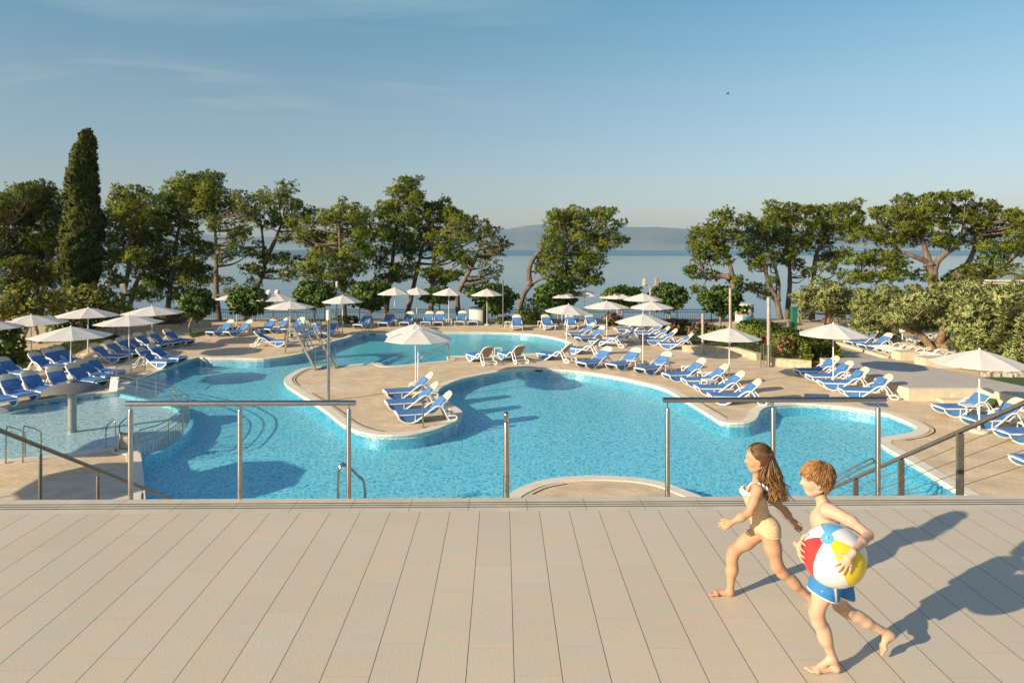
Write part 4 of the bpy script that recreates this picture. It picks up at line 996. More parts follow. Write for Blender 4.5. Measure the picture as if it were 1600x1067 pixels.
# ------------------------------------------------------------------ kiosks, green gate, pavilion
def kiosk(px, w, py, ty, lab, painted=False):
    g = G(px, py); r = w / F * g.y / 2; h = HC - (ty - HY) / F * g.y; root = empty('round_kiosk', g); tag(root, lab, 'kiosk', 'round beach kiosks')
    b = MB(); b.lathe((0, 0, 0), [(r, 0), (r, h - .12)], 28); b.build('drum', mat('kiosk_white', (.66, .62, .54), .6, var=.05), root, smooth=True, angle=40)
    b = MB(); b.lathe((0, 0, h - .12), [(r * 1.04, 0), (r * 1.04, .1), (r * .9, .12)], 28); b.build('roof', mat('kiosk_grey', (.10, .11, .12), .6) if not painted else MATS['kiosk_white'], root, smooth=True, angle=40)
    def patch(a0, a1, z0, z1, m, nm):
        b = MB(); n = 10; vs = []
        for z in (z0, z1):
            for k in range(n + 1): a = R(a0 + (a1 - a0) * k / n); vs.append(((r + .012) * math.cos(a), (r + .012) * math.sin(a), z))
        b.add(vs, [(k, k + 1, n + 2 + k, n + 1 + k) for k in range(n)]); b.build(nm, m, root)
    mb = mat('kiosk_blue', (.03, .10, .22), .5)
    if painted:
        patch(-60, 10, h * .55, h * .82, mb, 'blue_panel'); patch(-120, -40, h * .1, h * .38, mat('kiosk_sea', (.06, .25, .38), .5), 'wave_panel'); patch(-160, -100, h * .4, h * .62, mat('kiosk_brown', (.22, .15, .09), .6), 'brown_panel')
    else: patch(-62, -8, .1, h * .86, mat('kiosk_door', (.03, .05, .07), .5), 'door'); patch(-75, 20, h * .88, h * .93, mb, 'blue_band')
kiosk(748, 30, 506, 480, 'white round kiosk with dark door behind the far loungers')
kiosk(1163, 28, 503, 474, 'round kiosk painted with sea and blue patches among the right pines', True)
def gate():
    g = G(1240, 521); root = empty('gate_post', g); tag(root, 'thick dark green steel gate post beside the ramp path', 'gate post')
    b = MB(); b.box((0, 0, .8), (.34, .34, 1.62)); o = b.build('post', M_green, root); bv = o.modifiers.new('b', 'BEVEL'); bv.width = .02
    b = MB(); b.box((0, 0, 1.63), (.40, .40, .05)); b.build('cap', M_green, root)
gate()
g = G(1232, 522); b = MB(); b.lathe((0, 0, 0), [(.13, 0), (.13, .7), (.16, .72), (.16, .78), (.05, .84)], 14); o = b.build('litter_bin', M_dsteel, smooth=True, angle=40); o.location = g; tag(o, 'small dark litter bin left of the green gate post', 'bin')
def pavilion():
    g = P(1590, 470, 44); root = empty('pavilion', (g.x, g.y, -.02)); tag(root, 'pale louvred roof of a beach pavilion at the right edge', 'pavilion'); z = HC - (437 - HY) / F * 44
    b = MB()
    for k in range(4): b.box((0, -.3 + k * .12, z - .02 - k * .16), (4.2, .5, .09))
    b.build('louvre_roof', mat('louvre_cream', (.62, .56, .44), .7), root)
    for sx in (-1.9, 1.9): b = MB(); b.box((sx, .3, z / 2 - .25), (.14, .14, z - .4)); b.build('post', M_white, root)
pavilion()
def bird():
    p = P(1137, 147, 60); b = MB(); b.tube([(-.16, 0, 0), (-.07, 0, .01), (.06, 0, .01), (.14, 0, .0)], [.012, .045, .04, .01], 8)
    root = empty('bird', p); tag(root, 'tiny dark bird gliding in the clear sky', 'bird'); mk = mat('dark_plumage', (.06, .045, .035), .8); b.build('bird_body', mk, root, smooth=True)
    for s in (-1, 1): b = MB(); b.add([(-.06, 0, .02), (.07, 0, .02), (.03, s * .22, .09), (-.03, s * .42, .06), (-.06, s * .2, .08)], [(0, 1, 2, 4), (4, 2, 3)]); b.build('wing', mk, root)
bird()
# small garden lantern among the olives
g = G(1410, 543); root = empty('garden_lantern', g); tag(root, 'white lantern on a thin post on the sand under the olive', 'lantern'); h = HC - (516 - HY) / F * g.y
b = MB(); b.tube([(0, 0, 0), (0, 0, h)], .03, 8); b.build('shaft', M_pole, root); b = MB(); b.lathe((0, 0, h), [(.05, -.18), (.22, -.05), (.22, .05), (.05, .18)], 8); b.build('lamp_shade', M_white, root)
# ------------------------------------------------------------------ foliage
def leaf_mesh(name, m, parent, cen, out, n_leaf, ln, wd, rs, spread=1.0, lift=.3, soft=.75):
    """Clusters of small pointed leaves: at each centre, n_leaf leaves fan about the outward direction."""
    k = len(cen)
    C = np.repeat(cen, n_leaf, axis=0); O = np.repeat(out, n_leaf, axis=0)
    d = O + rs.normal(0, spread, C.shape) + np.array([0, 0, lift]); d /= np.linalg.norm(d, axis=1)[:, None] + 1e-9
    r = rs.normal(0, 1, C.shape); s = np.cross(d, r); s /= np.linalg.norm(s, axis=1)[:, None] + 1e-9
    gn = np.cross(s, d); fl = np.where((gn * (O + np.array([0, 0, .25]))).sum(1) < 0, -1.0, 1.0)[:, None]; s = s * fl; gn = gn * fl
    L = ln * rs.uniform(.7, 1.3, (len(C), 1)); Wd = wd * rs.uniform(.7, 1.3, (len(C), 1))
    b0 = C + d * L * .05
    v = np.stack([b0 - s * Wd * .35, b0 + s * Wd * .35, C + d * L * .62 + s * Wd * .5, C + d * L, C + d * L * .62 - s * Wd * .5], axis=1).reshape(-1, 3)
    nf = len(C); me = bpy.data.meshes.new(name)
    me.vertices.add(nf * 5); me.vertices.foreach_set('co', v.astype(np.float32).ravel())
    me.loops.add(nf * 5); me.loops.foreach_set('vertex_index', np.arange(nf * 5, dtype=np.int32))
    me.polygons.add(nf); me.polygons.foreach_set('loop_start', np.arange(0, nf * 5, 5, dtype=np.int32)); me.polygons.foreach_set('loop_total', np.full(nf, 5, dtype=np.int32))
    me.update(calc_edges=True)
    nv = O / (np.linalg.norm(O, axis=1)[:, None] + 1e-9) * soft + gn * (1 - soft) + rs.normal(0, .16, O.shape); nv /= np.linalg.norm(nv, axis=1)[:, None] + 1e-9
    ca = me.attributes.new('custom_normal', 'FLOAT_VECTOR', 'POINT'); ca.data.foreach_set('vector', np.repeat(nv, 5, axis=0).astype(np.float32).ravel())
    t = me.attributes.new('tint', 'FLOAT', 'FACE')
    base = np.repeat(rs.uniform(0, 1, k), n_leaf); t.data.foreach_set('value', np.clip(base * .5 + rs.uniform(0, .45, nf), 0, 1).astype(np.float32))
    me.materials.append(m)
    o = bpy.data.objects.new(name, me); COL.objects.link(o); o.parent = parent
    return o
def blob_points(blobs, dens, rs, shell=.45, under=.55, lump=.22):
    """Cluster centres spread through a set of ellipsoids, mostly in their outer shells, thinner beneath."""
    cs, os_ = [], []
    for c, r in blobs:
        c = np.array(c); r = np.array(r); n = max(6, int(dens * (r[0] * r[2] + r[0] * r[1] + r[1] * r[2]) / 3 * 4))
        u = rs.normal(0, 1, (n, 3)); u /= np.linalg.norm(u, axis=1)[:, None]
        keep = (u[:, 2] > -.25) | (rs.uniform(0, 1, n) < under); u = u[keep]
        ph = rs.uniform(0, 6.28, 6); fr = rs.normal(0, 2.6, (3, 3))
        lum = 1 + lump * np.sin(u @ fr[0] + ph[0]) * np.sin(u @ fr[1] + ph[1]) + lump * .8 * np.sin(2 * (u @ fr[2]) + ph[2])
        rad = (shell + (1 - shell) * rs.uniform(0, 1, len(u)) ** .6) * lum
        cs.append(c + u * r * rad[:, None]); os_.append(u)
    return np.concatenate(cs), np.concatenate(os_)
def limbs(name, m, parent, trunks, blobs, rs, o, r_end=.03, rb=.09, skip=0.0):
    """Trunk and limbs as one skin: each blob hangs on a limb from the nearest lower trunk point."""
    b = MB()
    for pts, rad in trunks:
        k = len(pts); sm = catmull(pts, 5); rr = np.interp(np.linspace(0, 1, len(sm)), np.linspace(0, 1, k), rad)
        rr = rr * (1 + .06 * np.sin(np.arange(len(sm)) * 1.7))
        rr[0] *= 1.35
        b.tube([p - o for p in sm], list(rr), 9)
    for c, r in blobs[:36]:
        if rs.uniform() < skip: continue
        c = Vector(c); best = None
        for pts, rad in trunks:
            sm = catmull(pts, 5); k = len(sm)
            for i in range(int(k * .3), k):
                p = sm[i]; dz = c.z - p.z; hd = math.hypot(c.x - p.x, c.y - p.y)
                cost = (c - p).length + max(0, hd * .25 - dz) * 1.2
                if best is None or cost < best[0]: best = (cost, p, np.interp(i / (k - 1), np.linspace(0, 1, len(rad)), rad))
        _, p, pr = best; q = c - Vector((0, 0, r[2] * .25)); mid = p.lerp(q, .5) + Vector((rs.normal(0, .1), rs.normal(0, .1), -.08 * (q - p).length + rs.normal(0, .08)))
        L = (q - p).length; r0 = min(pr * .75, .03 + .03 * L)
        sm = catmull([p, mid, q], 4); b.tube([x - o for x in sm], list(np.linspace(r0, r_end * .7, len(sm))), 6)
        for _ in range(3):
            e = c + Vector((rs.normal(0, r[0] * .55), rs.normal(0, r[1] * .55), rs.normal(0, r[2] * .4))); st = p.lerp(q, rs.uniform(.6, 1)); b.tube([st - o, (st.lerp(e, .5) + Vector((0, 0, .05))) - o, e - o], [r0 * .45, r0 * .3, .012], 5)
    return b.build(name, m, parent, smooth=True)
def px_blobs(lst, d, rs, dd=1.0, deep=1.0):
    out = []
    for x, y, rx, ry in lst:
        dj = d + rs.uniform(-dd, dd); k = dj / F; p = P(x, y, dj)
        out.append(((p.x, p.y, p.z), (rx * k * 1.2, (rx + ry) / 2 * k * deep, ry * k * 1.2)))
    return out
def pine(lab, d, trunks, lst, seed, name='pine_tree', m=None, bark=None, dens=84, nl=9, ln=.20, wd=.042, dd=1.3, base_z=-.75, group='pines along the shore', r0=.24, under=.6, lift=.45, spread=.75, deep=1.0, skip=.0, cat='tree', lump=.22, fill=2):
    rs = np.random.default_rng(seed); tr = []
    for t in trunks:
        pts = []
        for i, q in enumerate(t):
            p = P(q[0], q[1], d + (q[2] if len(q) > 2 else rs.normal(0, .25) * (i > 0)))
            pts.append(p)
        if pts[0].z < base_z + 1.6: pts[0] = Vector((pts[0].x, pts[0].y, base_z - .05))
        n = len(pts); R0 = t[0][3] if len(t[0]) > 3 else r0
        tr.append((pts, list(np.linspace(R0, R0 * .32, n))))
    o = Vector(tr[0][0][0]); root = empty(name, o); tag(root, lab, cat, group)
    if fill: lst = list(lst) + [(x + rs.normal(0, rx * .75), y + rs.normal(0, ry * .7), rx * rs.uniform(.35, .65), ry * rs.uniform(.35, .65)) for x, y, rx, ry in lst for _ in range(fill)]
    bl = px_blobs(lst, d, rs, dd, deep)
    limbs('trunk', bark or M_bark, root, tr, bl, rs, o, skip=skip)
    cs, us = blob_points(bl, dens, rs, under=under, lump=lump)
    leaf_mesh('crown', m or M_pine, root, cs - np.array(o), us, nl, ln, wd, rs, spread=spread, lift=lift)
    return root
# pines, left to right
pine('dark pine at the far left edge, cut off by the picture edge', 50, [[(18, 500), (22, 440), (14, 400), (10, 350)]], [(20, 318, 24, 16), (-8, 330, 26, 24), (15, 355, 26, 24), (5, 390, 28, 24), (30, 395, 26, 18), (15, 422, 28, 16), (30, 440, 26, 12), (10, 450, 20, 10), (42, 302, 24, 14), (-15, 370, 25, 25), (32, 340, 18, 16)], 11, m=M_pine2)
pine('bushy dark pine just left of the tall cypress', 52, [[(62, 500), (60, 470), (52, 420), (44, 370), (45, 330)], [(62, 480), (72, 430), (74, 380)]], [(66, 302, 24, 14), (78, 318, 18, 14), (55, 320, 22, 16), (62, 340, 26, 18), (85, 350, 16, 18), (60, 370, 28, 18), (82, 378, 18, 16), (75, 402, 22, 18), (52, 400, 20, 14), (60, 428, 24, 10), (85, 425, 18, 12), (90, 445, 14, 10), (45, 445, 18, 9), (42, 330, 16, 14)], 12, m=M_pine2)
def cypress():
    d = 47; rs = np.random.default_rng(21); prof = [(212, 133, 4), (225, 132, 8), (240, 131, 11), (256, 131, 13), (272, 130, 15), (290, 129, 20), (306, 129, 23), (324, 129, 25), (342, 130, 29), (360, 129, 32), (380, 128, 34), (400, 126, 35), (420, 124, 34), (438, 123, 32), (452, 123, 26)]
    base = P(127, 505, d); base.z = -.3; root = empty('cypress_tree', base); tag(root, 'tall narrow dark cypress rising above all the pines on the left', 'tree')
    b = MB(); top = P(132, 225, d); b.tube([Vector((0, 0, 0)), (top - base) * .5, top - base], [.22, .14, .03], 8); b.build('trunk', M_bark, root, smooth=True)
    cs, us = [], []
    ys = [p[0] for p in prof]
    for k in range(7000):
        y = 210 + (457 - 210) * rs.uniform() ** .62; w = np.interp(y, ys, [p[2] for p in prof]) * .62; cx = np.interp(y, ys, [p[1] for p in prof]); a = rs.uniform(0, 6.283)
        lump = 1 + .30 * math.sin(y * .17 + a * 2) * math.sin(a * 3 + y * .11) + .20 * math.sin(y * .42 + a * 4) * math.sin(a * 2 - y * .2)
        r = (w / F * d) * rs.uniform(.62, 1.0) ** .5 * lump; c = P(cx, y, d); cs.append((c.x + r * math.cos(a), c.y + r * math.sin(a), c.z)); us.append((math.cos(a), math.sin(a), .2))
    for k in range(46):
        y0 = rs.uniform(238, 440); a = rs.uniform(0, 6.283); w = np.interp(y0, ys, [q_[2] for q_ in prof]) * .74; cx = np.interp(y0, ys, [q_[1] for q_ in prof]); H_ = rs.uniform(22, 46); rw = rs.uniform(.16, .34); c0 = P(cx, y0, d); R_ = w / F * d
        for t in rs.uniform(0, 1, 70):
            ww = rw * math.sin(math.pi * min(.98, .25 + .75 * t)); ph = rs.uniform(0, 6.283); inn = 1 - .22 * t
            cs.append((c0.x + R_ * inn * math.cos(a) + ww * math.cos(ph), c0.y + R_ * inn * math.sin(a) + ww * math.sin(ph), c0.z + t * H_ / F * d)); us.append((math.cos(a) * .6 + math.cos(ph) * .6, math.sin(a) * .6 + math.sin(ph) * .6, .3))
    for tip in ((126, 213), (134, 208), (145, 240), (107, 268)):
        for k in range(60): c = P(tip[0] + rs.normal(0, 1.6), tip[1] + rs.uniform(0, 24), d); cs.append((c.x, c.y + rs.normal(0, .08), c.z)); us.append((0, 0, 1))
    leaf_mesh('crown', M_cyp, root, np.array(cs) - np.array(base), np.array(us), 9, .30, .085, rs, spread=.45, lift=1.0)
cypress()
pine('pine right of the cypress with a forked dark trunk', 54, [[(190, 505), (192, 470), (200, 425), (202, 390), (206, 345)], [(194, 480), (212, 445), (230, 418)]], [(210, 305, 22, 14), (188, 320, 18, 16), (235, 320, 18, 15), (207, 335, 28, 16), (180, 350, 18, 18), (237, 347, 20, 14), (200, 370, 28, 16), (232, 375, 22, 14), (182, 385, 15, 13), (215, 400, 20, 10), (168, 425, 12, 10), (226, 425, 20, 12), (236, 452, 18, 12), (185, 440, 14, 9), (200, 405, 18, 10), (175, 402, 14, 10), (245, 400, 16, 12), (215, 460, 14, 8)], 13)
pine('tallest of the left pines, rounded top above the shrubs', 56, [[(260, 505), (266, 450), (276, 375), (288, 320)]], [(320, 284, 24, 13), (295, 288, 24, 13), (270, 300, 15, 14), (305, 310, 30, 16), (330, 300, 17, 17), (265, 325, 15, 18), (287, 330, 25, 14), (320, 333, 20, 10), (255, 350, 15, 14), (282, 360, 24, 12), (302, 385, 23, 10), (255, 388, 20, 12), (275, 410, 22, 12), (310, 402, 14, 9), (266, 440, 24, 10), (300, 440, 20, 12), (310, 462, 14, 9), (285, 425, 20, 10), (300, 420, 18, 9), (250, 420, 18, 10), (280, 460, 16, 8), (322, 425, 12, 10)], 14)
pine('straight trunked pine behind the left parasol by the fence', 55, [[(343, 508), (338, 450), (338, 395), (335, 340)]], [(350, 310, 19, 12), (377, 312, 16, 11), (347, 330, 24, 13), (377, 335, 19, 13), (392, 346, 12, 11), (333, 348, 14, 11), (366, 360, 18, 8), (325, 390, 13, 9), (346, 402, 12, 9), (372, 372, 14, 6), (370, 392, 16, 8), (352, 440, 12, 5), (360, 455, 10, 5)], 15, dens=62)
pine('open crowned pine leaning right beside the globe lamps', 57, [[(384, 508), (392, 470), (412, 425), (412, 390), (408, 350)], [(412, 412), (428, 380), (440, 350)]], [(450, 294, 12, 10), (435, 310, 16, 11), (406, 312, 13, 10), (416, 327, 20, 11), (450, 320, 18, 11), (474, 331, 15, 9), (464, 346, 20, 10), (484, 336, 9, 7), (440, 346, 18, 9), (415, 352, 13, 7), (447, 370, 13, 5), (402, 395, 16, 8), (420, 405, 16, 7), (392, 420, 16, 7), (440, 405, 16, 7), (465, 410, 14, 8), (416, 426, 16, 6), (450, 426, 14, 6), (396, 445, 11, 6)], 16, dens=62, skip=.1)
pine('sunlit broad pine with a straight brown trunk right of the footbridge', 53, [[(538, 508), (537, 455), (535, 420), (531, 380), (530, 340)]], [(535, 330, 14, 9), (511, 340, 14, 11), (556, 340, 16, 11), (485, 366, 13, 7), (531, 350, 28, 13), (570, 352, 14, 14), (476, 376, 12, 9), (500, 376, 21, 13), (540, 376, 28, 14), (515, 396, 26, 13), (560, 396, 23, 13), (545, 416, 20, 9), (476, 420, 13, 9), (501, 411, 21, 11), (490, 432, 17, 9), (522, 432, 18, 9), (555, 422, 14, 10), (572, 374, 14, 14), (541, 446, 18, 7)], 17)
pine('tallest pine of the middle group, pointed top', 56, [[(601, 506), (607, 455), (613, 410), (617, 370), (625, 310)]], [(630, 285, 11, 8), (645, 287, 9, 8), (622, 300, 17, 9), (645, 305, 13, 11), (601, 323, 13, 7), (630, 320, 23, 9), (650, 314, 11, 9), (606, 340, 17, 11), (631, 345, 23, 13), (600, 366, 15, 13), (625, 372, 23, 11), (611, 390, 18, 7), (590, 411, 15, 11), (640, 386, 14, 9), (601, 436, 18, 7), (631, 421, 17, 9), (620, 433, 16, 7)], 18)
pine('second pine of the middle group, trunk leaning right', 58, [[(633, 506), (643, 462), (654, 412), (664, 370), (672, 335)]], [(665, 327, 16, 9), (695, 322, 9, 13), (681, 336, 20, 12), (656, 346, 17, 12), (700, 346, 16, 11), (651, 370, 18, 11), (681, 366, 20, 11), (661, 386, 18, 7), (692, 390, 16, 7), (646, 400, 12, 6)], 19)
pine('third pine of the middle group, dark upright trunk', 55, [[(671, 506), (675, 465), (678, 405), (688, 370), (705, 345)]], [(706, 336, 11, 11), (721, 346, 16, 11), (735, 351, 9, 11), (711, 366, 20, 11), (726, 371, 16, 7), (701, 386, 16, 8), (691, 400, 16, 7), (716, 401, 14, 7), (681, 426, 13, 6), (706, 431, 20, 7), (686, 441, 13, 5), (661, 426, 13, 6)], 20)
pine('sparse pine leaning right over the round kiosk', 54, [[(722, 506), (714, 470), (722, 445), (738, 415), (751, 382), (758, 356)]], [(755, 352, 11, 9), (769, 361, 9, 7), (746, 366, 13, 9), (776, 376, 9, 5), (790, 383, 9, 5), (761, 386, 14, 7), (736, 401, 13, 9), (775, 396, 12, 6), (726, 411, 11, 7), (765, 411, 12, 5), (780, 421, 7, 5), (756, 426, 9, 5), (750, 441, 11, 4), (774, 431, 6, 4), (736, 456, 9, 7)], 22, dens=60, m=M_pine2)
pine('wind bent pine standing alone against the sea, trunk slanting right', 54, [[(806, 503), (816, 466), (832, 443), (850, 434), (872, 432)], [(828, 447), (827, 420), (838, 398), (850, 388)], [(893, 450), (887, 420), (879, 398), (892, 380), (912, 370)]],
    [(870, 336, 13, 7), (880, 346, 21, 11), (910, 336, 18, 9), (900, 351, 23, 11), (940, 336, 13, 7), (956, 331, 9, 5), (945, 351, 16, 11), (959, 366, 9, 7), (870, 366, 18, 13), (911, 371, 23, 13), (950, 381, 16, 9), (974, 376, 9, 5), (861, 386, 15, 13), (890, 391, 23, 11), (926, 391, 18, 9), (851, 406, 13, 9), (871, 406, 13, 7), (911, 411, 18, 11), (935, 411, 11, 7), (901, 431, 18, 9), (925, 431, 15, 9), (846, 421, 11, 7), (866, 426, 15, 9), (881, 437, 13, 7), (918, 441, 16, 5)], 23)
pine('leftmost pine of the right group, ragged crown over the sea', 53, [[(1149, 506), (1146, 450), (1141, 415), (1132, 385), (1126, 350)], [(1141, 432), (1122, 432), (1104, 437)]], [(1125, 341, 15, 11), (1141, 351, 13, 9), (1101, 361, 14, 9), (1081, 376, 7, 5), (1116, 366, 18, 11), (1096, 386, 14, 9), (1121, 391, 18, 9), (1146, 371, 13, 11), (1101, 406, 16, 9), (1131, 406, 14, 7), (1079, 420, 7, 5), (1091, 426, 13, 7), (1116, 431, 14, 6), (1151, 438, 13, 7), (1091, 451, 9, 5), (1141, 456, 11, 7), (1161, 451, 7, 7)], 24)
pine('thick trunked pine second in the right group, leaning left', 54, [[(1222, 508), (1213, 468), (1200, 440), (1195, 412), (1190, 375)], [(1214, 470), (1216, 440), (1208, 405)]], [(1166, 346, 13, 11), (1181, 361, 16, 11), (1201, 351, 13, 11), (1191, 381, 20, 11), (1166, 386, 13, 11), (1196, 401, 16, 9), (1181, 416, 11, 7), (1207, 440, 8, 8), (1176, 401, 14, 9), (1181, 450, 12, 7), (1195, 461, 11, 7)], 25)
pine('tall pine in the middle of the right group, dense rounded top', 56, [[(1228, 508), (1233, 462), (1234, 425), (1230, 370), (1228, 335)]], [(1206, 331, 13, 7), (1230, 327, 20, 7), (1255, 331, 14, 7), (1221, 346, 23, 11), (1246, 351, 20, 11), (1226, 371, 16, 13), (1241, 386, 16, 13), (1226, 401, 15, 9), (1241, 411, 13, 7), (1261, 371, 11, 11), (1262, 425, 11, 6)], 26)
pine('right pine of the right group with a branch rising to the right', 57, [[(1268, 508), (1271, 450), (1275, 400), (1290, 375), (1316, 348)]], [(1281, 331, 16, 9), (1311, 326, 20, 7), (1330, 327, 13, 7), (1343, 341, 8, 9), (1291, 346, 20, 11), (1321, 346, 20, 11), (1334, 357, 11, 9), (1276, 361, 14, 13), (1301, 366, 18, 9), (1285, 386, 14, 9), (1301, 401, 16, 7), (1291, 416, 14, 7), (1315, 396, 9, 7)], 27)
pine('very broad spreading pine at the right with pale forked limbs', 50, [[(1456, 500), (1457, 440), (1450, 412), (1425, 400), (1408, 394)], [(1457, 440), (1462, 412), (1480, 395), (1494, 388)], [(1452, 416), (1447, 395), (1440, 370)], [(1318, 440, 0, .11), (1350, 428), (1384, 415), (1420, 425)]],
    [(1415, 316, 15, 9), (1371, 331, 11, 7), (1391, 336, 20, 11), (1426, 331, 18, 11), (1461, 313, 20, 9), (1489, 309, 16, 7), (1509, 305, 8, 6), (1451, 331, 23, 11), (1481, 331, 18, 11), (1421, 351, 26, 11), (1346, 366, 20, 9), (1376, 361, 20, 11), (1461, 356, 26, 11), (1391, 376, 20, 9), (1421, 376, 23, 9), (1341, 406, 23, 8), (1376, 401, 26, 9), (1401, 411, 18, 8), (1331, 431, 20, 9), (1361, 433, 23, 9), (1401, 431, 23, 8), (1440, 431, 16, 8), (1471, 376, 16, 9), (1490, 381, 18, 9)], 28, r0=.32)
pine('broad pine at the right edge with a low forked trunk', 51, [[(1482, 500), (1483, 445), (1490, 428), (1512, 412), (1525, 380), (1532, 350)], [(1490, 430), (1530, 428), (1560, 422)]], [(1535, 326, 16, 8), (1511, 341, 16, 9), (1551, 321, 8, 7), (1531, 346, 20, 11), (1566, 341, 16, 9), (1581, 336, 11, 8), (1596, 346, 14, 9), (1556, 361, 23, 11), (1591, 366, 16, 9), (1521, 371, 18, 9), (1546, 386, 23, 9), (1581, 386, 18, 7), (1551, 406, 23, 7), (1521, 421, 18, 7), (1501, 431, 16, 7), (1561, 421, 18, 7), (1536, 433, 23, 7), (1610, 360, 16, 20)], 29, r0=.32)

# ------------------------------------------------------------------ round broad-leaved trees along the fence
def round_tree(cx, cy, rx, ry, bx, by, lab, seed):
    rs = np.random.default_rng(seed); d = F * (HC + .0) / (by - HY); lst = []
    for k in range(9):
        a = k / 8 * 6.283; q = .58 if k < 8 else 0; lst.append((cx + math.cos(a) * rx * q, cy + math.sin(a) * ry * q, rx * rs.uniform(.42, .58), ry * rs.uniform(.42, .58)))
    return pine(lab, d, [[(bx, by, 0, .10), (bx + rs.normal(0, 1.5), (by + cy + ry) / 2, 0), (cx + rs.normal(0, 2), cy + ry * .2, 0)]], lst, seed, name='broadleaf_tree', m=M_leaf, bark=M_twig, dens=70, nl=6, ln=.20, wd=.13, dd=.5, base_z=0.0, group='round green trees along the fence', under=.8, lift=.1, spread=.9, lump=.12)
for i, a in enumerate([(308, 476, 24, 17, 297, 521, 'small round tree rightmost of the lawn strip, left of the far loungers'), (388, 471, 28, 19, 389, 518, 'round tree behind the leftmost far parasol'), (491, 460, 27, 18, 490, 514, 'round tree behind the footbridge'),
    (581, 461, 27, 19, 581, 506, 'round tree left of the four even parasols'), (686, 462, 22, 10, 686, 505, 'flat round tree half hidden by the second and third even parasols'), (772, 467, 28, 20, 776, 506, 'round tree behind the fourth even parasol and the pale pole'),
    (868, 462, 30, 18, 872, 510, 'round tree below the wind bent pine'), (972, 464, 26, 14, 972, 508, 'low round tree behind the parasols left of the flood lamps'), (1045, 463, 28, 17, 1045, 507, 'round tree right of the flood lamps, clear against the sea'), (1125, 470, 29, 18, 1126, 516, 'round tree left of the tall steel pole')]):
    round_tree(*a, seed=40 + i)

# ------------------------------------------------------------------ bushes, shrubs, hedge, flowers
def bush(name, lab, lst, d, seed, m=M_leaf, cat='bush', group=None, base=None, dens=75, nl=6, ln=.17, wd=.09, stems=True, bark=None, under=.9, dd=.5, trunks=None, lump=.2, blossom=0.0):
    rs = np.random.default_rng(seed); bl = px_blobs(lst, d, rs, dd); x, y = base or (lst[0][0], None)
    o = P(x, y, d) if y else Vector((P(x, 500, d).x, d, 0)); o.z = 0; root = empty(name, o); tag(root, lab, cat, group)
    if stems:
        tr = []
        for t in (trunks or [[(x, 0), (lst[0][0], lst[0][1])]]):
            pts = [P(q[0], q[1], d) for q in t]
            if not trunks: pts[0] = Vector(o)
            tr.append((pts, list(np.linspace(.09 if not trunks else .14, .03, len(pts)))))
        limbs('stem', bark or M_twig, root, tr, bl, rs, o, rb=.04)
    cs, us = blob_points(bl, dens, rs, under=under, lump=lump)
    leaf_mesh('foliage', m, root, cs - np.array(o), us, nl, ln, wd, rs, spread=.9, lift=.3)
    if blossom:
        cs, us = blob_points(bl, dens * blossom, rs, under=.5, shell=.85, lump=.25); f = leaf_mesh('blossom', M_bloom, root, cs - np.array(o), us, 6, .10, .07, rs, spread=1.0, lift=.5); f['kind'] = 'stuff'
    return root
bush('large_shrub', 'big yellow green shrub at the far left behind the loungers', [(12, 478, 24, 16), (38, 468, 22, 18), (60, 476, 24, 18), (12, 500, 26, 18), (44, 496, 22, 14), (85, 470, 18, 14), (-15, 490, 24, 28), (25, 455, 14, 8)], 40, 61, m=M_yleaf, base=(30, 545), trunks=[[(30, 545), (42, 515), (60, 485)], [(62, 540), (55, 510), (42, 480)]], dens=65)
bush('large_shrub', 'shrub with yellowing crown and a bare curved branch, left of the floodlight mast', [(140, 456, 24, 12), (160, 468, 22, 14), (122, 470, 24, 16), (148, 484, 28, 14), (105, 484, 22, 16), (172, 484, 16, 12), (95, 466, 12, 10)], 43, 62, m=M_yleaf, base=(118, 535), trunks=[[(122, 535), (128, 505), (140, 470)], [(110, 500), (84, 472), (100, 462), (125, 456), (133, 450)]], dens=65)
bush('dark_shrub', 'dark low shrub under the yellowing crown', [(125, 505, 26, 12), (155, 505, 20, 10), (95, 508, 18, 10)], 44, 63, m=M_hedge)
bush('leafy_shrub', 'leafy green shrub right of the floodlight mast', [(192, 484, 12, 12), (200, 495, 12, 10), (180, 500, 12, 12)], 46, 64)
bush('leafy_shrub', 'low green shrub at the left edge beside the front loungers', [(12, 532, 16, 14), (22, 552, 14, 16), (2, 550, 16, 18), (15, 520, 12, 12)], 33, 65)
bush('leafy_shrub', 'willowy grey green shrub right of the leaning pine trunk', [(832, 482, 16, 14), (845, 492, 14, 12), (822, 496, 12, 10), (830, 500, 18, 8)], 49.5, 66, ln=.22, wd=.05)
bush('leafy_shrub', 'low green hedge piece left of the leaning pine', [(800, 500, 10, 5), (785, 503, 10, 5), (812, 500, 8, 6)], 50, 67, stems=False)
bush('leafy_shrub', 'yellow green shrub at the foot of the straight brown pine trunk', [(530, 500, 14, 7), (548, 502, 12, 6), (518, 505, 9, 5)], 50, 68, m=M_hedge, stems=False)
bush('spiky_shrub', 'dry spiky shrub by the fence behind the lawn strip loungers', [(262, 500, 16, 10), (275, 497, 12, 10), (250, 505, 10, 8)], 47, 69, m=mat('dry_leaves', (.10, .075, .03), .7, col2=(.22, .15, .06), tint=True), ln=.5, wd=.04, stems=False)
bush('flowering_bush', 'small red flowering bush behind the loungers, left of the fence gap', [(955, 499, 9, 8), (963, 503, 8, 7)], 48.5, 70, stems=False, blossom=.9)
bush('flowering_bush', 'pink flowering bush right of the lounger row before the bed', [(1060, 510, 14, 8), (1048, 508, 12, 7), (1072, 514, 12, 9), (1062, 520, 14, 8)], 44, 71, stems=False, blossom=1.0)
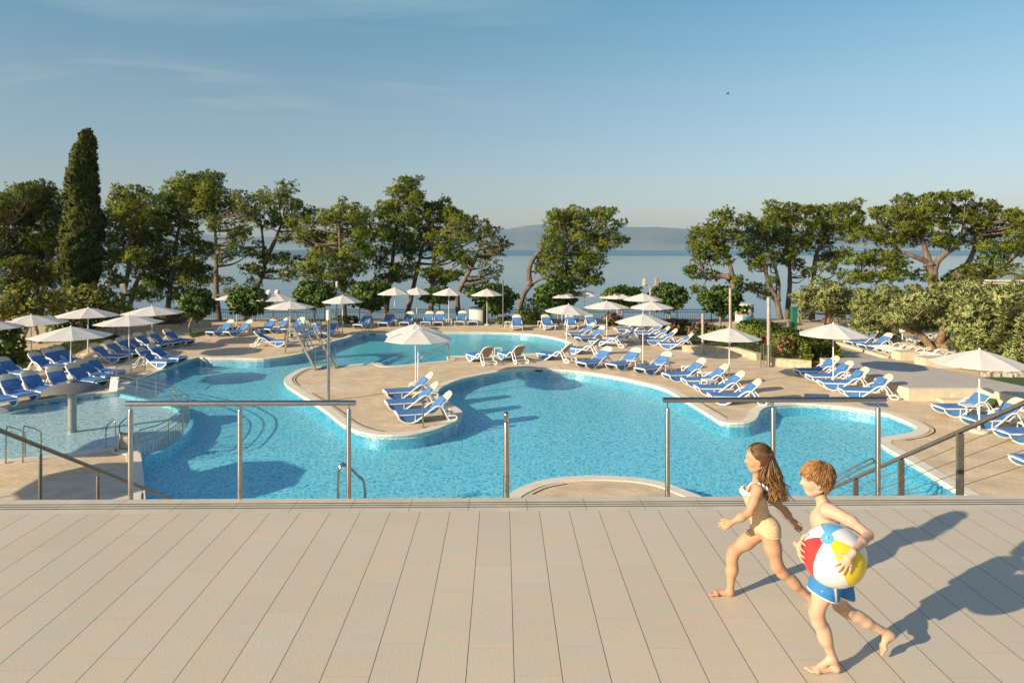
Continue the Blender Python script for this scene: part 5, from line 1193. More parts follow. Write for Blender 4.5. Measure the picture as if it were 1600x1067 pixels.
bush('flowering_bush', 'pink flowering bush under the left rim of the fan parasol', [(1100, 515, 14, 8), (1088, 518, 10, 8), (1112, 520, 10, 8)], 43, 72, stems=False, blossom=.8)
bush('flowering_bush', 'pink flowering bush between the two steel poles', [(1155, 536, 13, 8), (1168, 532, 9, 7), (1145, 538, 8, 6)], 38.5, 73, stems=False, blossom=.9)
bush('flowering_bush', 'pink flowering bush just right of the thick steel pole', [(1205, 531, 11, 9), (1192, 536, 11, 8)], 38, 74, stems=False, blossom=.9)
bush('flowering_bush', 'pink flowering bush in front of the hedge beside the stage', [(1232, 546, 12, 8), (1226, 535, 9, 7), (1252, 550, 10, 6)], 34.5, 75, stems=False, blossom=.9)
bush('leafy_shrub', 'round green shrub at the low corner of the flowerbed', [(1258, 562, 14, 9), (1268, 556, 12, 8), (1248, 568, 10, 5)], 32.5, 76, stems=False, m=M_hedge)
bush('leafy_shrub', 'green shrub patch behind the steel post at the planter', [(1120, 528, 14, 8), (1135, 522, 12, 8), (1180, 545, 14, 7)], 40.5, 77, stems=False, m=M_hedge)
def hedge():
    rs = np.random.default_rng(80); path = [G(1166, 531), G(1195, 536), G(1230, 549), G(1262, 559), G(1288, 575)]; pts = catmull(path, 10); o = pts[0]; root = empty('clipped_hedge', o); tag(root, 'long clipped green hedge between the flowerbed and the ramp path', 'hedge')
    cs, us = [], []
    for k in range(3600):
        i = rs.integers(0, len(pts) - 1); p = pts[i].lerp(pts[i + 1], rs.uniform()); t = (pts[i + 1] - pts[i]).normalized(); s = Vector((-t.y, t.x, 0)); f = rs.integers(0, 3)
        w_ = .62; h = .95 + .07 * math.sin(i * .9) + .05 * math.sin(i * 2.3)
        if f == 0: a, z, u = rs.uniform(-w_, w_), h + rs.normal(0, .05), (0, 0, 1)
        else: sg = 1 if f == 1 else -1; a, z, u = sg * w_ + rs.normal(0, .05), rs.uniform(.05, h), (s.x * sg, s.y * sg, .2)
        c = p + s * a; cs.append((c.x - o.x, c.y - o.y, z)); us.append(u)
    leaf_mesh('foliage', M_hedge, root, np.array(cs), np.array(us), 6, .15, .075, rs, spread=.7, lift=.3)
    b = MB()
    for i in range(2, len(pts), 3): b.tube([pts[i] - o, pts[i] - o + Vector((0, 0, .5)), pts[i] - o + Vector((.1, .05, .85))], [.03, .025, .01], 5)
    b.build('stem', M_twig, root)
hedge()
# olive trees on the sandy corner
def olive(lab, d, trunks, lst, seed, dens=80, r0=.22, dd=1.0, base_z=0.0):
    return pine(lab, d, trunks, lst, seed, name='olive_tree', m=M_olive, bark=M_olivebark, dens=dens, nl=9, ln=.22, wd=.05, dd=dd, base_z=base_z, group='olive trees on the sandy corner', r0=r0, under=.8, lift=.35, spread=.85, lump=.25)
olive('olive tree behind the ramp path with a short stout trunk, left of the others', 46.5, [[(1292, 515), (1294, 490), (1290, 470), (1280, 455)], [(1293, 492), (1305, 472), (1318, 458)]], [(1255, 464, 15, 11), (1283, 449, 15, 11), (1300, 458, 20, 13), (1272, 470, 20, 11), (1310, 473, 20, 11), (1332, 466, 14, 11), (1262, 480, 14, 8), (1290, 474, 18, 9), (1320, 482, 14, 7), (1340, 478, 12, 10)], 90)
olive('olive tree behind the closed parasols in the middle of the olive row', 44, [[(1378, 520), (1380, 495), (1375, 470)]], [(1356, 464, 17, 12), (1381, 459, 17, 12), (1402, 464, 17, 12), (1371, 477, 20, 11), (1396, 482, 17, 10), (1420, 470, 16, 12), (1350, 478, 12, 8), (1435, 462, 14, 10)], 91)
olive('low olive limb spreading over the bare white loungers', 40, [[(1352, 545, 0, .12), (1354, 528), (1352, 510)], [(1354, 528, 0, .1), (1372, 515), (1388, 503)]], [(1350, 506, 17, 11), (1366, 499, 18, 11), (1340, 514, 12, 9), (1377, 513, 14, 8), (1392, 500, 16, 11), (1360, 518, 12, 7), (1385, 492, 14, 8)], 92)
olive('gnarled olive tree with a split reddish trunk on the sand', 36, [[(1459, 558, 0, .30), (1467, 540), (1474, 515), (1478, 490)], [(1463, 545, 0, .22), (1440, 525), (1412, 512), (1392, 505)], [(1474, 518), (1480, 505), (1470, 492)]], [(1425, 476, 18, 12), (1452, 471, 20, 13), (1442, 490, 22, 12), (1472, 480, 22, 14), (1482, 498, 22, 12), (1500, 472, 22, 16), (1410, 500, 16, 10), (1430, 508, 16, 8), (1455, 503, 18, 10), (1505, 492, 18, 14)], 93, dd=1.6)
olive('dense olive tree behind the largest parasol, right of the gnarled one', 33, [[(1540, 590), (1545, 550), (1540, 510), (1530, 480)], [(1545, 550), (1560, 515), (1568, 490)]], [(1521, 491, 22, 16), (1541, 462, 22, 15), (1502, 516, 20, 16), (1541, 516, 26, 16), (1522, 540, 20, 13), (1551, 540, 26, 13), (1560, 490, 24, 16), (1535, 482, 20, 14), (1515, 468, 16, 12), (1505, 540, 14, 10), (1530, 560, 18, 8), (1565, 556, 18, 10)], 94, dd=1.4)
olive('dense olive tree at the right picture edge', 31, [[(1600, 600), (1598, 550), (1590, 510), (1585, 480)]], [(1570, 466, 20, 16), (1595, 461, 18, 16), (1590, 490, 22, 16), (1581, 524, 24, 16), (1596, 550, 20, 16), (1615, 500, 20, 24), (1612, 530, 20, 20), (1575, 500, 18, 12), (1585, 572, 18, 10), (1610, 470, 16, 16)], 95, dd=1.2)
olive('olive tree in the back of the grove below the spreading pine', 47, [[(1505, 510), (1508, 480), (1505, 460)]], [(1490, 451, 18, 9), (1520, 446, 16, 9), (1460, 455, 16, 8), (1505, 462, 18, 9), (1545, 450, 16, 8)], 96)
bush('leafy_shrub', 'dark green shrub at the foot of the gnarled olive', [(1447, 541, 9, 8), (1440, 545, 7, 6)], 37, 97, stems=False, m=M_hedge)
def palm():
    g = P(1612, 470, 46); top = P(1604, 436, 46); root = empty('palm_tree', (g.x, g.y, 0)); o = Vector((g.x, g.y, 0)); tag(root, 'palm tree with arching yellow green fronds at the right edge', 'tree')
    b = MB(); b.tube([Vector((0, 0, 0)), Vector((.05, 0, 1.5)), top - o], [.26, .22, .2], 10); b.build('trunk', M_bark, root, smooth=True)
    rs = np.random.default_rng(99)
    for k in range(22):
        a = k / 22 * 6.283 + rs.normal(0, .1); el = rs.uniform(.1, 1.1); b = MB(); L = rs.uniform(2.0, 2.7); n = 14; pts = []
        for i in range(n):
            t = i / (n - 1); r = L * t * math.cos(el * (1 - .3 * t)); z = L * (math.sin(el) * t - .62 * t * t); pts.append(top - o + Vector((r * math.cos(a), r * math.sin(a), z)))
        for i in range(1, n):
            p = pts[i]; t = (pts[i] - pts[i - 1]).normalized(); s = t.cross(Vector((0, 0, 1))).normalized(); w_ = .5 * math.sin(math.pi * (.12 + .85 * i / n))
            for sg in (-1, 1):
                for q in (0, .5):
                    c = pts[i - 1].lerp(p, q); e = c + s * sg * w_ + t * .28 - Vector((0, 0, .14)); b.add([c, c + t * .05, e], [(0, 1, 2)])
        b.tube(pts, [.03 - .0016 * i for i in range(n)], 4); b.build('frond', mat('palm_frond', (.10, .12, .02), .5, col2=(.22, .21, .05), scale=2), root)
palm()
# lawns
def lawn(name_px, seed, dens=55, z=0.03, h=.06, lab=None):
    rs = np.random.default_rng(seed); poly = [G(x, y) for x, y in name_px]; b = MB(); b.prism([(p.x, p.y) for p in poly], -.02, z); structure(b.build('lawn_soil', mat('lawn_soil', (.09, .10, .03), .95, var=.2, scale=3)))
    xs = [p.x for p in poly]; ys = [p.y for p in poly]; A = (max(xs) - min(xs)) * (max(ys) - min(ys)); n = int(A * dens); q = np.stack([rs.uniform(min(xs), max(xs), n), rs.uniform(min(ys), max(ys), n)], 1)
    ins = np.zeros(n, bool); k = len(poly)
    for i in range(k):
        a, c = poly[i], poly[(i + 1) % k]
        cond = ((a.y > q[:, 1]) != (c.y > q[:, 1])) & (q[:, 0] < (c.x - a.x) * (q[:, 1] - a.y) / (c.y - a.y + 1e-12) + a.x); ins ^= cond
    q = q[ins]; c3 = np.concatenate([q, np.full((len(q), 1), z)], 1); o = empty('grass', (0, 0, 0)); COL.objects.unlink(o); bpy.data.objects.remove(o)
    g_ = leaf_mesh('grass', M_grass, None, c3, np.tile([0, 0, 1.0], (len(q), 1)), 7, h * 1.6, .018, rs, spread=.6, lift=.6); tag(g_, kind='stuff')
lawn([(-60, 620), (20, 590), (48, 570), (100, 562), (140, 540), (190, 530), (180, 524), (110, 535), (60, 548), (-60, 560)], 100)
lawn([(295, 524), (335, 516), (380, 513), (380, 518), (325, 522), (300, 528)], 101)
lawn([(1068, 547), (1088, 528), (1150, 526), (1176, 532), (1230, 549), (1286, 574), (1258, 574), (1208, 568), (1186, 560), (1148, 551)], 102, dens=40, z=.28)
# ------------------------------------------------------------------ people: one smooth skin per body, grown from a distance field
class Field:
    def __init__(s): s.pr = []
    def cap(s, a, b, ra, rb, k=.02): s.pr.append(('c', np.array(a, float), np.array(b, float), ra, rb, k, +1)); return s
    def ell(s, c, r, k=.02, R3=None, sub=False): s.pr.append(('e', np.array(c, float), np.array(r, float), R3, None, k, -1 if sub else 1)); return s
    def chain(s, pts, rs, k=.02):
        for i in range(len(pts) - 1): s.cap(pts[i], pts[i + 1], rs[i], rs[i + 1], k)
        return s
    def grid(s, h, pad=.03):
        lo = np.min([np.minimum(p[1], p[2]) - max(p[3], p[4]) if p[0] == 'c' else p[1] - np.max(p[2]) for p in s.pr if p[6] > 0], axis=0) - pad
        hi = np.max([np.maximum(p[1], p[2]) + max(p[3], p[4]) if p[0] == 'c' else p[1] + np.max(p[2]) for p in s.pr if p[6] > 0], axis=0) + pad
        n = np.ceil((hi - lo) / h).astype(int) + 1; D = np.full(n, .2, np.float32)
        ax = [lo[i] + h * np.arange(n[i]) for i in range(3)]
        for p in s.pr:
            if p[0] == 'c': l, u = np.minimum(p[1], p[2]) - max(p[3], p[4]), np.maximum(p[1], p[2]) + max(p[3], p[4])
            else: l, u = p[1] - np.max(p[2]), p[1] + np.max(p[2])
            m = max(.035, p[5] * 1.5); i0 = np.clip(((l - m - lo) / h).astype(int), 0, n - 1); i1 = np.clip(((u + m - lo) / h).astype(int) + 2, 1, n)
            X, Y, Z = (ax[q][i0[q]:i1[q]].astype(np.float32) for q in range(3)); X = X[:, None, None]; Y = Y[None, :, None]; Z = Z[None, None, :]
            if p[0] == 'c':
                a, b = p[1], p[2]; e = b - a; L2 = max(1e-9, float(e @ e))
                t = np.clip(((X - a[0]) * e[0] + (Y - a[1]) * e[1] + (Z - a[2]) * e[2]) / L2, 0, 1)
                d = np.sqrt((X - a[0] - t * e[0]) ** 2 + (Y - a[1] - t * e[1]) ** 2 + (Z - a[2] - t * e[2]) ** 2) - (p[3] + t * (p[4] - p[3]))
            else:
                c, r = p[1], p[2]; x, y, z = X - c[0], Y - c[1], Z - c[2]
                if p[3] is not None:
                    M = np.array(p[3]); x, y, z = (M[0][0] * x + M[1][0] * y + M[2][0] * z), (M[0][1] * x + M[1][1] * y + M[2][1] * z), (M[0][2] * x + M[1][2] * y + M[2][2] * z)
                k0 = np.sqrt((x / r[0]) ** 2 + (y / r[1]) ** 2 + (z / r[2]) ** 2); k1 = np.sqrt((x / r[0] ** 2) ** 2 + (y / r[1] ** 2) ** 2 + (z / r[2] ** 2) ** 2) + 1e-6
                d = k0 * (k0 - 1) / k1
            A = D[i0[0]:i1[0], i0[1]:i1[1], i0[2]:i1[2]]; k = p[5]
            if p[6] > 0:
                q = np.clip(.5 + .5 * (A - d) / k, 0, 1); A[:] = A + (d - A) * q - k * q * (1 - q)
            else:
                q = np.clip(.5 - .5 * (A + d) / k, 0, 1); A[:] = A + (-d - A) * q + k * q * (1 - q)
        return D, lo, ax
def nets(D, lo, h):
    S_ = D < 0; n = np.array(D.shape) - 1
    mixed = np.zeros(n, bool); c0 = S_[:-1, :-1, :-1]
    for i in (0, 1):
        for j in (0, 1):
            for k in (0, 1): mixed |= S_[i:n[0] + i, j:n[1] + j, k:n[2] + k] != c0
    I = np.argwhere(mixed); acc = np.zeros((len(I), 3)); cnt = np.zeros(len(I))
    for a in range(3):
        o1, o2 = [q for q in range(3) if q != a]
        for u in (0, 1):
            for v in (0, 1):
                of = np.zeros(3, int); of[o1], of[o2] = u, v; A = I + of; B = A.copy(); B[:, a] += 1
                da, db = D[tuple(A.T)], D[tuple(B.T)]; m = (da < 0) != (db < 0); t = da[m] / (da[m] - db[m]); ps = np.tile(of.astype(float), (m.sum(), 1)); ps[:, a] += t; acc[m] += ps; cnt[m] += 1
    V = (I + acc / cnt[:, None]) * h + lo
    idx = np.full(n, -1); idx[tuple(I.T)] = np.arange(len(I)); F_ = []
    for a in range(3):
        o1, o2 = (a + 1) % 3, (a + 2) % 3; sl = [slice(None)] * 3; s2 = [slice(None)] * 3; sl[a] = slice(0, -1); s2[a] = slice(1, None)
        E = np.argwhere(S_[tuple(sl)] != S_[tuple(s2)]); E = E[(E[:, o1] > 0) & (E[:, o2] > 0) & (E[:, o1] < n[o1]) & (E[:, o2] < n[o2])]
        def g(du, dv): q = E.copy(); q[:, o1] -= du; q[:, o2] -= dv; return idx[tuple(q.T)]
        q = np.stack([g(1, 1), g(0, 1), g(0, 0), g(1, 0)], 1); ins = S_[tuple(E.T)]; q[~ins] = q[~ins][:, ::-1]; F_.append(q)
    return V, np.concatenate(F_)
def skin_object(name, V, Fc, mats, parent, origin, relax=2, attrs=None):
    if relax:
        e = np.concatenate([Fc[:, [0, 1]], Fc[:, [1, 2]], Fc[:, [2, 3]], Fc[:, [3, 0]]])
        for it in range(relax):
            s = np.zeros_like(V); c = np.zeros(len(V)); np.add.at(s, e[:, 0], V[e[:, 1]]); np.add.at(s, e[:, 1], V[e[:, 0]]); np.add.at(c, e[:, 0], 1); np.add.at(c, e[:, 1], 1)
            V = V + (s / c[:, None] - V) * .5
    me = bpy.data.meshes.new(name); me.from_pydata((V - np.array(origin)).tolist(), [], Fc.tolist()); me.update(); me.polygons.foreach_set('use_smooth', [True] * len(me.polygons))
    for m in (mats if isinstance(mats, list) else [mats]): me.materials.append(m)
    for nm, val in (attrs or {}).items():
        at = me.attributes.new(nm, 'FLOAT', 'POINT'); at.data.foreach_set('value', np.asarray(val, np.float32))
    o = bpy.data.objects.new(name, me); COL.objects.link(o); o.parent = parent; return o
def N3(v): v = np.array(v, float); return v / np.linalg.norm(v)
def skin_mat(name, c, c2):
    m = mat(name, c, .56, var=.04, scale=26, col2=c2, bump=.10, bscale=120, spec=.30, sub=.10); nt = m.node_tree; b = nt.nodes[m['bsdf']]; base = b.inputs['Base Color'].links[0].from_socket
    cur = base
    for nm, col in (('flush', (c[0] * .95, c[1] * .55, c[2] * .5)), ('lip', (.42, .12, .10)), ('dark', (.05, .03, .02)), ('white', (.75, .72, .68))):
        at = _n(nt, 'ShaderNodeAttribute', attribute_name=nm); mx = _n(nt, 'ShaderNodeMix', data_type='RGBA'); nt.links.new(at.outputs['Fac'], mx.inputs[0]); nt.links.new(cur, mx.inputs[6]); mx.inputs[7].default_value = (*col, 1); cur = mx.outputs[2]
    nt.links.new(cur, b.inputs['Base Color']); return m
def hand(f, W, fwd, palm, thumb, s=.135, curl=(.35, .5, .4), spread=.16, k=.005):
    """Palm, four bent fingers and a thumb. palm: the way the palm faces; thumb: the side the thumb is on."""
    W = np.array(W, float); fw = N3(fwd); pn = np.array(palm, float); pn = N3(pn - fw * (pn @ fw)); sd = np.array(thumb, float); sd = N3(sd - fw * (sd @ fw) - pn * (sd @ pn))
    f.cap(W, W + fw * s * .2, .0175, .02, .01)
    for j, (u, L, r) in enumerate(((.21, .44, .0073), (.07, .49, .0076), (-.07, .45, .0073), (-.20, .35, .0064))):
        kn = W + fw * s * (.50 - .03 * abs(j - 1)) + sd * u * s * .95 + pn * (-.004)
        f.cap(W + fw * s * .12 + sd * u * s * .5, kn, .0125, .0098, .010)
        d = N3(fw + sd * spread * (u * 3)); a = 0; p = kn
        for q, (frac, cv) in enumerate(zip((.46, .30, .24), curl)):
            a += cv * (1 + .12 * j); dd = N3(d * math.cos(a) + pn * math.sin(a)); e = p + dd * L * s * frac; f.cap(p, e, r * (1 - .1 * q), r * (.93 - .1 * q), k if q else .008); p = e
    b0 = W + fw * s * .14 + sd * s * .13; b1 = b0 + N3(fw * .62 + sd * .75 + pn * .35) * s * .24; b2 = b1 + N3(fw * .85 + sd * .38 + pn * .45) * s * .17; b3 = b2 + N3(fw * .9 + sd * .05 + pn * .5) * s * .13
    f.cap(b0, b1, .0125, .0098, .012).cap(b1, b2, .0092, .0082, .006).cap(b2, b3, .0082, .0065, .004)
def foot(f, ankle, heel, toe, up, side, wd=.03):
    """side: towards the big toe."""
    A, H, Tt = (np.array(q, float) for q in (ankle, heel, toe)); up = N3(up); fw = N3(Tt - H); sd = np.array(side, float); sd = N3(sd - fw * (sd @ fw)); L = np.linalg.norm(Tt - H)
    f.cap(A, H + up * .024 + fw * .02, .026, .025, .02); f.ell(H + up * .022 + fw * .018, (.026, .024, .022), .015)
    ball = H + fw * L * .68 + up * .014
    f.cap(A + fw * .02 - up * .006, ball + up * .004, .023, .017, .02); f.cap(H + up * .018 + fw * .02, ball - sd * wd * .5, .018, .013, .015); f.cap(ball - sd * wd * .62, ball + sd * wd * .62, .0135, .0155, .012)
    for j, u in enumerate((.85, .42, .02, -.36, -.72)):
        b0 = ball + sd * wd * u * .9 + fw * .005; e = b0 + fw * (L * .26 - .006 * j) - up * .004; f.cap(b0, e, .0095 if j == 0 else .0078, .0088 if j == 0 else .0066, .006)
def head(f, c, fw, up, s=1.0):
    c = np.array(c, float); fw = N3(fw); sd = N3(np.cross(up, fw)); u = np.cross(fw, sd); M = np.stack([fw, sd, u], 1)
    q = lambda a, b, z: c + (fw * a + sd * b + u * z) * s
    f.ell(q(-.001, 0, .032), np.array((.088, .073, .080)) * s, .02, M); f.ell(q(.034, 0, -.030), np.array((.056, .055, .066)) * s, .03, M); f.ell(q(.052, 0, -.078), np.array((.022, .024, .018)) * s, .02, M)
    for b in (-1, 1):
        f.cap(q(-.01, b * .052, -.05), q(.045, b * .02, -.082), .015 * s, .014 * s, .03)
        f.ell(q(.052, b * .034, -.030), np.array((.024, .022, .022)) * s, .02, M); f.cap(q(.074, b * .010, .020), q(.064, b * .044, .018), .013 * s, .012 * s, .014)
        f.ell(q(.088, b * .030, .000), np.array((.014, .015, .010)) * s, .008, M, sub=True); f.ell(q(.070, b * .030, .000), np.array((.012, .013, .011)) * s, .004, M)
        f.ell(q(.010, b * .073, -.018), np.array((.019, .009, .030)) * s, .006, M); f.ell(q(.014, b * .085, -.014), np.array((.010, .007, .018)) * s, .004, M, sub=True)
    f.cap(q(.082, 0, .006), q(.099, 0, -.022), .0075 * s, .0105 * s, .010)
    for b in (-1, 1): f.ell(q(.090, b * .011, -.026), np.array((.010, .008, .007)) * s, .005, M)
    f.ell(q(.081, 0, -.050), np.array((.011, .021, .0065)) * s, .006, M); f.ell(q(.078, 0, -.061), np.array((.011, .018, .007)) * s, .006, M)
    return q
def head_paint(V, q):
    def near(p, r): return np.clip(1.35 - np.linalg.norm(V - p, axis=1) / r, 0, 1)
    lip = np.maximum(near(q(.088, 0, -.052), .014), np.maximum(near(q(.084, .012, -.055), .010), near(q(.084, -.012, -.055), .010)))
    dark = np.zeros(len(V)); white = np.zeros(len(V)); flush = np.zeros(len(V))
    for b in (-1, 1):
        white = np.maximum(white, near(q(.081, b * .031, .000), .0085)); dark = np.maximum(dark, near(q(.083, b * .029, .000), .0048))
        for t in (0, .33, .66, 1): dark = np.maximum(dark, .6 * near(q(.083 - .010 * t, b * (.016 + .028 * t), .024 + .003 * math.sin(t * 3)), .006))
        for t in (0, .5, 1): dark = np.maximum(dark, .7 * near(q(.083 - .006 * t, b * (.022 + .020 * t), .008), .004))
        flush = np.maximum(flush, .35 * near(q(.06, b * .045, -.03), .03)); flush = np.maximum(flush, .4 * near(q(.012, b * .08, -.018), .028))
    return dict(lip=np.clip(lip, 0, 1) * .7, dark=np.clip(dark, 0, 1), white=np.clip(white, 0, 1) * .35, flush=flush)
def strands_mesh(name, m, parent, o, paths, w, tint):
    b = MB(); fa = []
    for i, (p, ww, tt) in enumerate(zip(paths, w, tint)):
        k0 = len(b.f); n = len(p); b.tube([Vector(q) - o for q in p], [ww * (.55 + .6 * math.sin(math.pi * min(.97, .12 + .88 * j / (n - 1)))) for j in range(n)], 4, flat=.55)
        for j in range(len(b.f) - k0): fa.append(min(1, max(0, tt[0] + (tt[1] - tt[0]) * min(1, j / (4 * (n - 1))))))
    ob = b.build(name, m, parent, smooth=True); at = ob.data.attributes.new('tint', 'FLOAT', 'FACE'); at.data.foreach_set('value', fa); return ob
M_hairg = mat('brown_hair', (.055, .026, .011), .38, col2=(.50, .27, .09), tint=True, spec=.5); M_hairb = mat('copper_hair', (.16, .065, .018), .42, col2=(.58, .32, .12), tint=True, spec=.45)
SH = .0042

def girl():
    D = 5.33; rs = np.random.default_rng(201)
    p = lambda x, y, dy=0: np.array(P(x, y, D + dy))
    org = Vector(G(1128, 936.5, TZ)); root = empty('person', org); tag(root, 'girl running left in a yellow patterned swimsuit, long brown hair flying', 'person', 'children running across the terrace')
    f = Field(); zg = TZ
    # trunk
    f.ell(p(1193, 820, .0), (.082, .105, .085), .05); f.ell(p(1185, 799), (.066, .085, .085), .05); f.ell(p(1179, 775), (.074, .100, .090), .05)
    f.cap(p(1183, 762, -.085), p(1183, 762, .085), .042, .042, .04); f.ell(p(1202, 823, -.05), (.062, .062, .062), .03); f.ell(p(1200, 823, .05), (.062, .062, .062), .03)
    f.cap(p(1181, 762), p(1184, 738), .034, .031, .025)
    # near arm bent forward, far arm swung back
    f.chain([p(1184, 765, -.120), p(1178, 782, -.150), p(1171, 800, -.155), p(1158, 808, -.155), p(1144, 815.5, -.150)], [.040, .034, .028, .029, .0175], .02)
    hand(f, p(1144, 815.5, -.150), (-1, .05, -.42), (.05, .75, -.6), (-.2, .25, .85), s=.125, curl=(.35, .5, .45))
    f.chain([p(1188, 765, .115), p(1207, 781, .15), p(1226, 797, .17), p(1231, 804, .165), p(1237, 812, .155)], [.038, .032, .026, .026, .017], .02)
    hand(f, p(1237, 812, .155), (.62, -.05, -.6), (-.55, -.55, -.35), (.45, -.6, .5), s=.125, curl=(.5, .7, .6))
    # near leg trailing, far leg planted ahead
    f.chain([p(1202, 828, -.062), p(1208, 856, -.066), p(1215, 884, -.065), p(1222, 894, -.065), p(1242, 912, -.06), p(1265, 933, -.055)], [.074, .058, .041, .039, .037, .0235], .03)
    f.ell(p(1236, 904, -.058), (.036, .034, .036), .03); f.ell(p(1213, 887, -.066), (.034, .034, .036), .02)
    foot(f, p(1265, 933, -.055), p(1274, 936, -.055), p(1285, 964, -.055) + np.array([0, 0, .0]), (-.85, 0, -.35), (0, .9, 0))
    f.chain([p(1186, 829, .060), p(1166, 846, .066), p(1147, 861, .068), p(1144, 872, .068), p(1143, 892, .068), p(1141, 925, .068)], [.070, .055, .040, .039, .037, .0235], .03)
    f.ell(p(1146, 887, .068), (.034, .034, .05), .03); f.ell(p(1144, 862, .066), (.034, .034, .036), .02)
    hz = zg + .006; hh = p(1145, 930, .068); tt = p(1107, 930, .068)
    foot(f, p(1141, 925, .068), (hh[0], hh[1], hz), (tt[0], tt[1] + .0, hz), (0, 0, 1), (0, -.9, 0))
    hc = p(1184.5, 716.5); q = head(f, hc, (-1, .14, -.04), (0, 0, 1), .94)
    Dg, lo, ax = f.grid(SH); V, Fc = nets(Dg, lo, SH)
    at = head_paint(V, q)
    for jp, r in ((p(1214, 888, -.1), .05), (p(1143, 861, .06), .05), (p(1171, 800, -.18), .035)): at['flush'] = np.maximum(at['flush'], .3 * np.clip(1.4 - np.linalg.norm(V - jp, axis=1) / r, 0, 1))
    skin_object('body', V, Fc, skin_mat('tanned_skin', (.53, .30, .18), (.58, .34, .205)), root, org, attrs=at)
    # swimsuit: the trunk swollen a little, cut at neckline, arms and legs
    g = Field(); e = .007
    g.ell(p(1193, 820, .0), (.082 + e, .105 + e, .085 + e), .05); g.ell(p(1185, 799), (.066 + e, .085 + e, .085 + e), .05); g.ell(p(1179, 775), (.074 + e, .100 + e, .090 + e), .05)
    g.ell(p(1202, 823, -.05), (.062 + e,) * 3, .03); g.ell(p(1200, 823, .05), (.062 + e,) * 3, .03)
    g.cap(p(1202, 828, -.062), p(1208, 856, -.066), .076 + e, .061 + e, .03)
    Dg, lo, ax = g.grid(SH); X, Y, Z = np.meshgrid(*ax, indexing='ij')
    top = p(1180, 765)[2]; leg = p(1190, 833)[2]; crotch = p(1190, 836)[2]
    yy = np.abs(Y - D); xx = X - p(1190, 830)[0]
    neck = Z - (top + .010 * np.cos((X - p(1180, 765)[0]) * 30)); legcut = (leg - .05 * np.clip(1 - yy / .06, 0, 1) + .012 * np.clip(yy / .1, 0, 1) - .10 * np.clip(xx, -.02, .09) + .6 * np.clip(-xx - .01, 0, .12)) - Z
    Dg = np.maximum(np.maximum(Dg, neck), legcut); V2, F2 = nets(Dg.astype(np.float32), lo, SH)
    ms = mat('yellow_print', (.66, .40, .17), .75); nt = ms.node_tree; b = nt.nodes[ms['bsdf']]; tc = _n(nt, 'ShaderNodeTexCoord'); vo = _n(nt, 'ShaderNodeTexVoronoi'); vo.inputs['Scale'].default_value = 125; nt.links.new(tc.outputs['Object'], vo.inputs['Vector'])
    mr = _n(nt, 'ShaderNodeMapRange'); mr.inputs[1].default_value = .30; mr.inputs[2].default_value = .50; nt.links.new(vo.outputs['Distance'], mr.inputs[0]); mx = _n(nt, 'ShaderNodeMix', data_type='RGBA'); nt.links.new(mr.outputs[0], mx.inputs[0]); mx.inputs[6].default_value = (.56, .29, .12, 1); mx.inputs[7].default_value = (.78, .57, .33, 1); nt.links.new(mx.outputs[2], b.inputs['Base Color'])
    suit = skin_object('swimsuit', V2, F2, ms, root, org, relax=1)
    # straps and white ruffles
    mw = mat('white_ruffle', (.80, .76, .72), .8, var=.04)
    for sy in (-1, 1):
        b = MB(); pts = [p(1166, 767, sy * .055), p(1172, 757, sy * .072), p(1182, 752.5, sy * .082), p(1192, 757, sy * .075), p(1197, 768, sy * .055)]
        b.tube([Vector(x) - org for x in catmull(pts, 5)], .008, 6, flat=.5); b.build('strap', mat('peach_strap', (.70, .38, .27), .8), root, smooth=True)
        b = MB(); n = 18; vs = []
        for i in range(n):
            t = .52 + .48 * i / (n - 1); base = Vector(catmull(pts, 12)[min(48, int(t * 48))]) - org; w = .030 + .006 * math.sin(i * 1.9); ofs = Vector((0.010 * math.sin(i * 2.1) + (-.02 if t < .4 else .02) * abs(t - .45) * 1.6, sy * (.016 + .012 * math.sin(i * 1.5)), 0))
            vs += [base + Vector((0, sy * .006, .004)), base + ofs + Vector((0, sy * .01, -w * .4 + .012)), base + ofs * 1.5 + Vector((0, sy * .006, -w))]
        b.add(vs, [(3 * i + j, 3 * i + 3 + j, 3 * i + 4 + j, 3 * i + 1 + j) for i in range(n - 1) for j in range(2)]); o_ = b.build('ruffle', mw, root, smooth=True); sm = o_.modifiers.new('thick', 'SOLIDIFY'); sm.thickness = .003
    b = MB(); n = 48; vs = []
    for i in range(n + 1):
        a = math.pi * (.66 + .68 * i / n); c = p(1179, 766.5); rx, ry = .078, .098; w = .030 + .007 * math.sin(i * 1.7)
        bs = Vector((c[0] + rx * math.cos(a), c[1] + ry * math.sin(a), c[2])) - org; ow = Vector((math.cos(a), math.sin(a), 0)) * (.012 + .008 * math.sin(i * 1.3))
        vs += [bs + Vector((0, 0, .012)), bs + ow + Vector((0, 0, .004)), bs + ow * 1.6 - Vector((0, 0, w - .01))]
    b.add(vs, [(3 * i + j, 3 * i + 3 + j, 3 * i + 4 + j, 3 * i + 1 + j) for i in range(n) for j in range(2)]); o_ = b.build('ruffle', mw, root, smooth=True); sm = o_.modifiers.new('thick', 'SOLIDIFY'); sm.thickness = .003
    # hair: a core mass under many locks
    hf = Field(); hf.ell(q(-.016, 0, .038), (.089, .077, .077), .02); hf.ell(q(-.045, 0, .0), (.062, .080, .09), .03)
    hf.chain([p(1199, 720), p(1204, 738), p(1209, 755), p(1213, 768)], [.064, .070, .062, .034], .03)
    Dg, lo, ax = hf.grid(SH); X, Y, Z = np.meshgrid(*ax, indexing='ij'); fcut = q(.045, 0, .03); face = np.maximum(-(X - (fcut[0])), 0)
    zr_ = Z - hc[2]; xr_ = -(X - hc[0])           # forward of the head centre
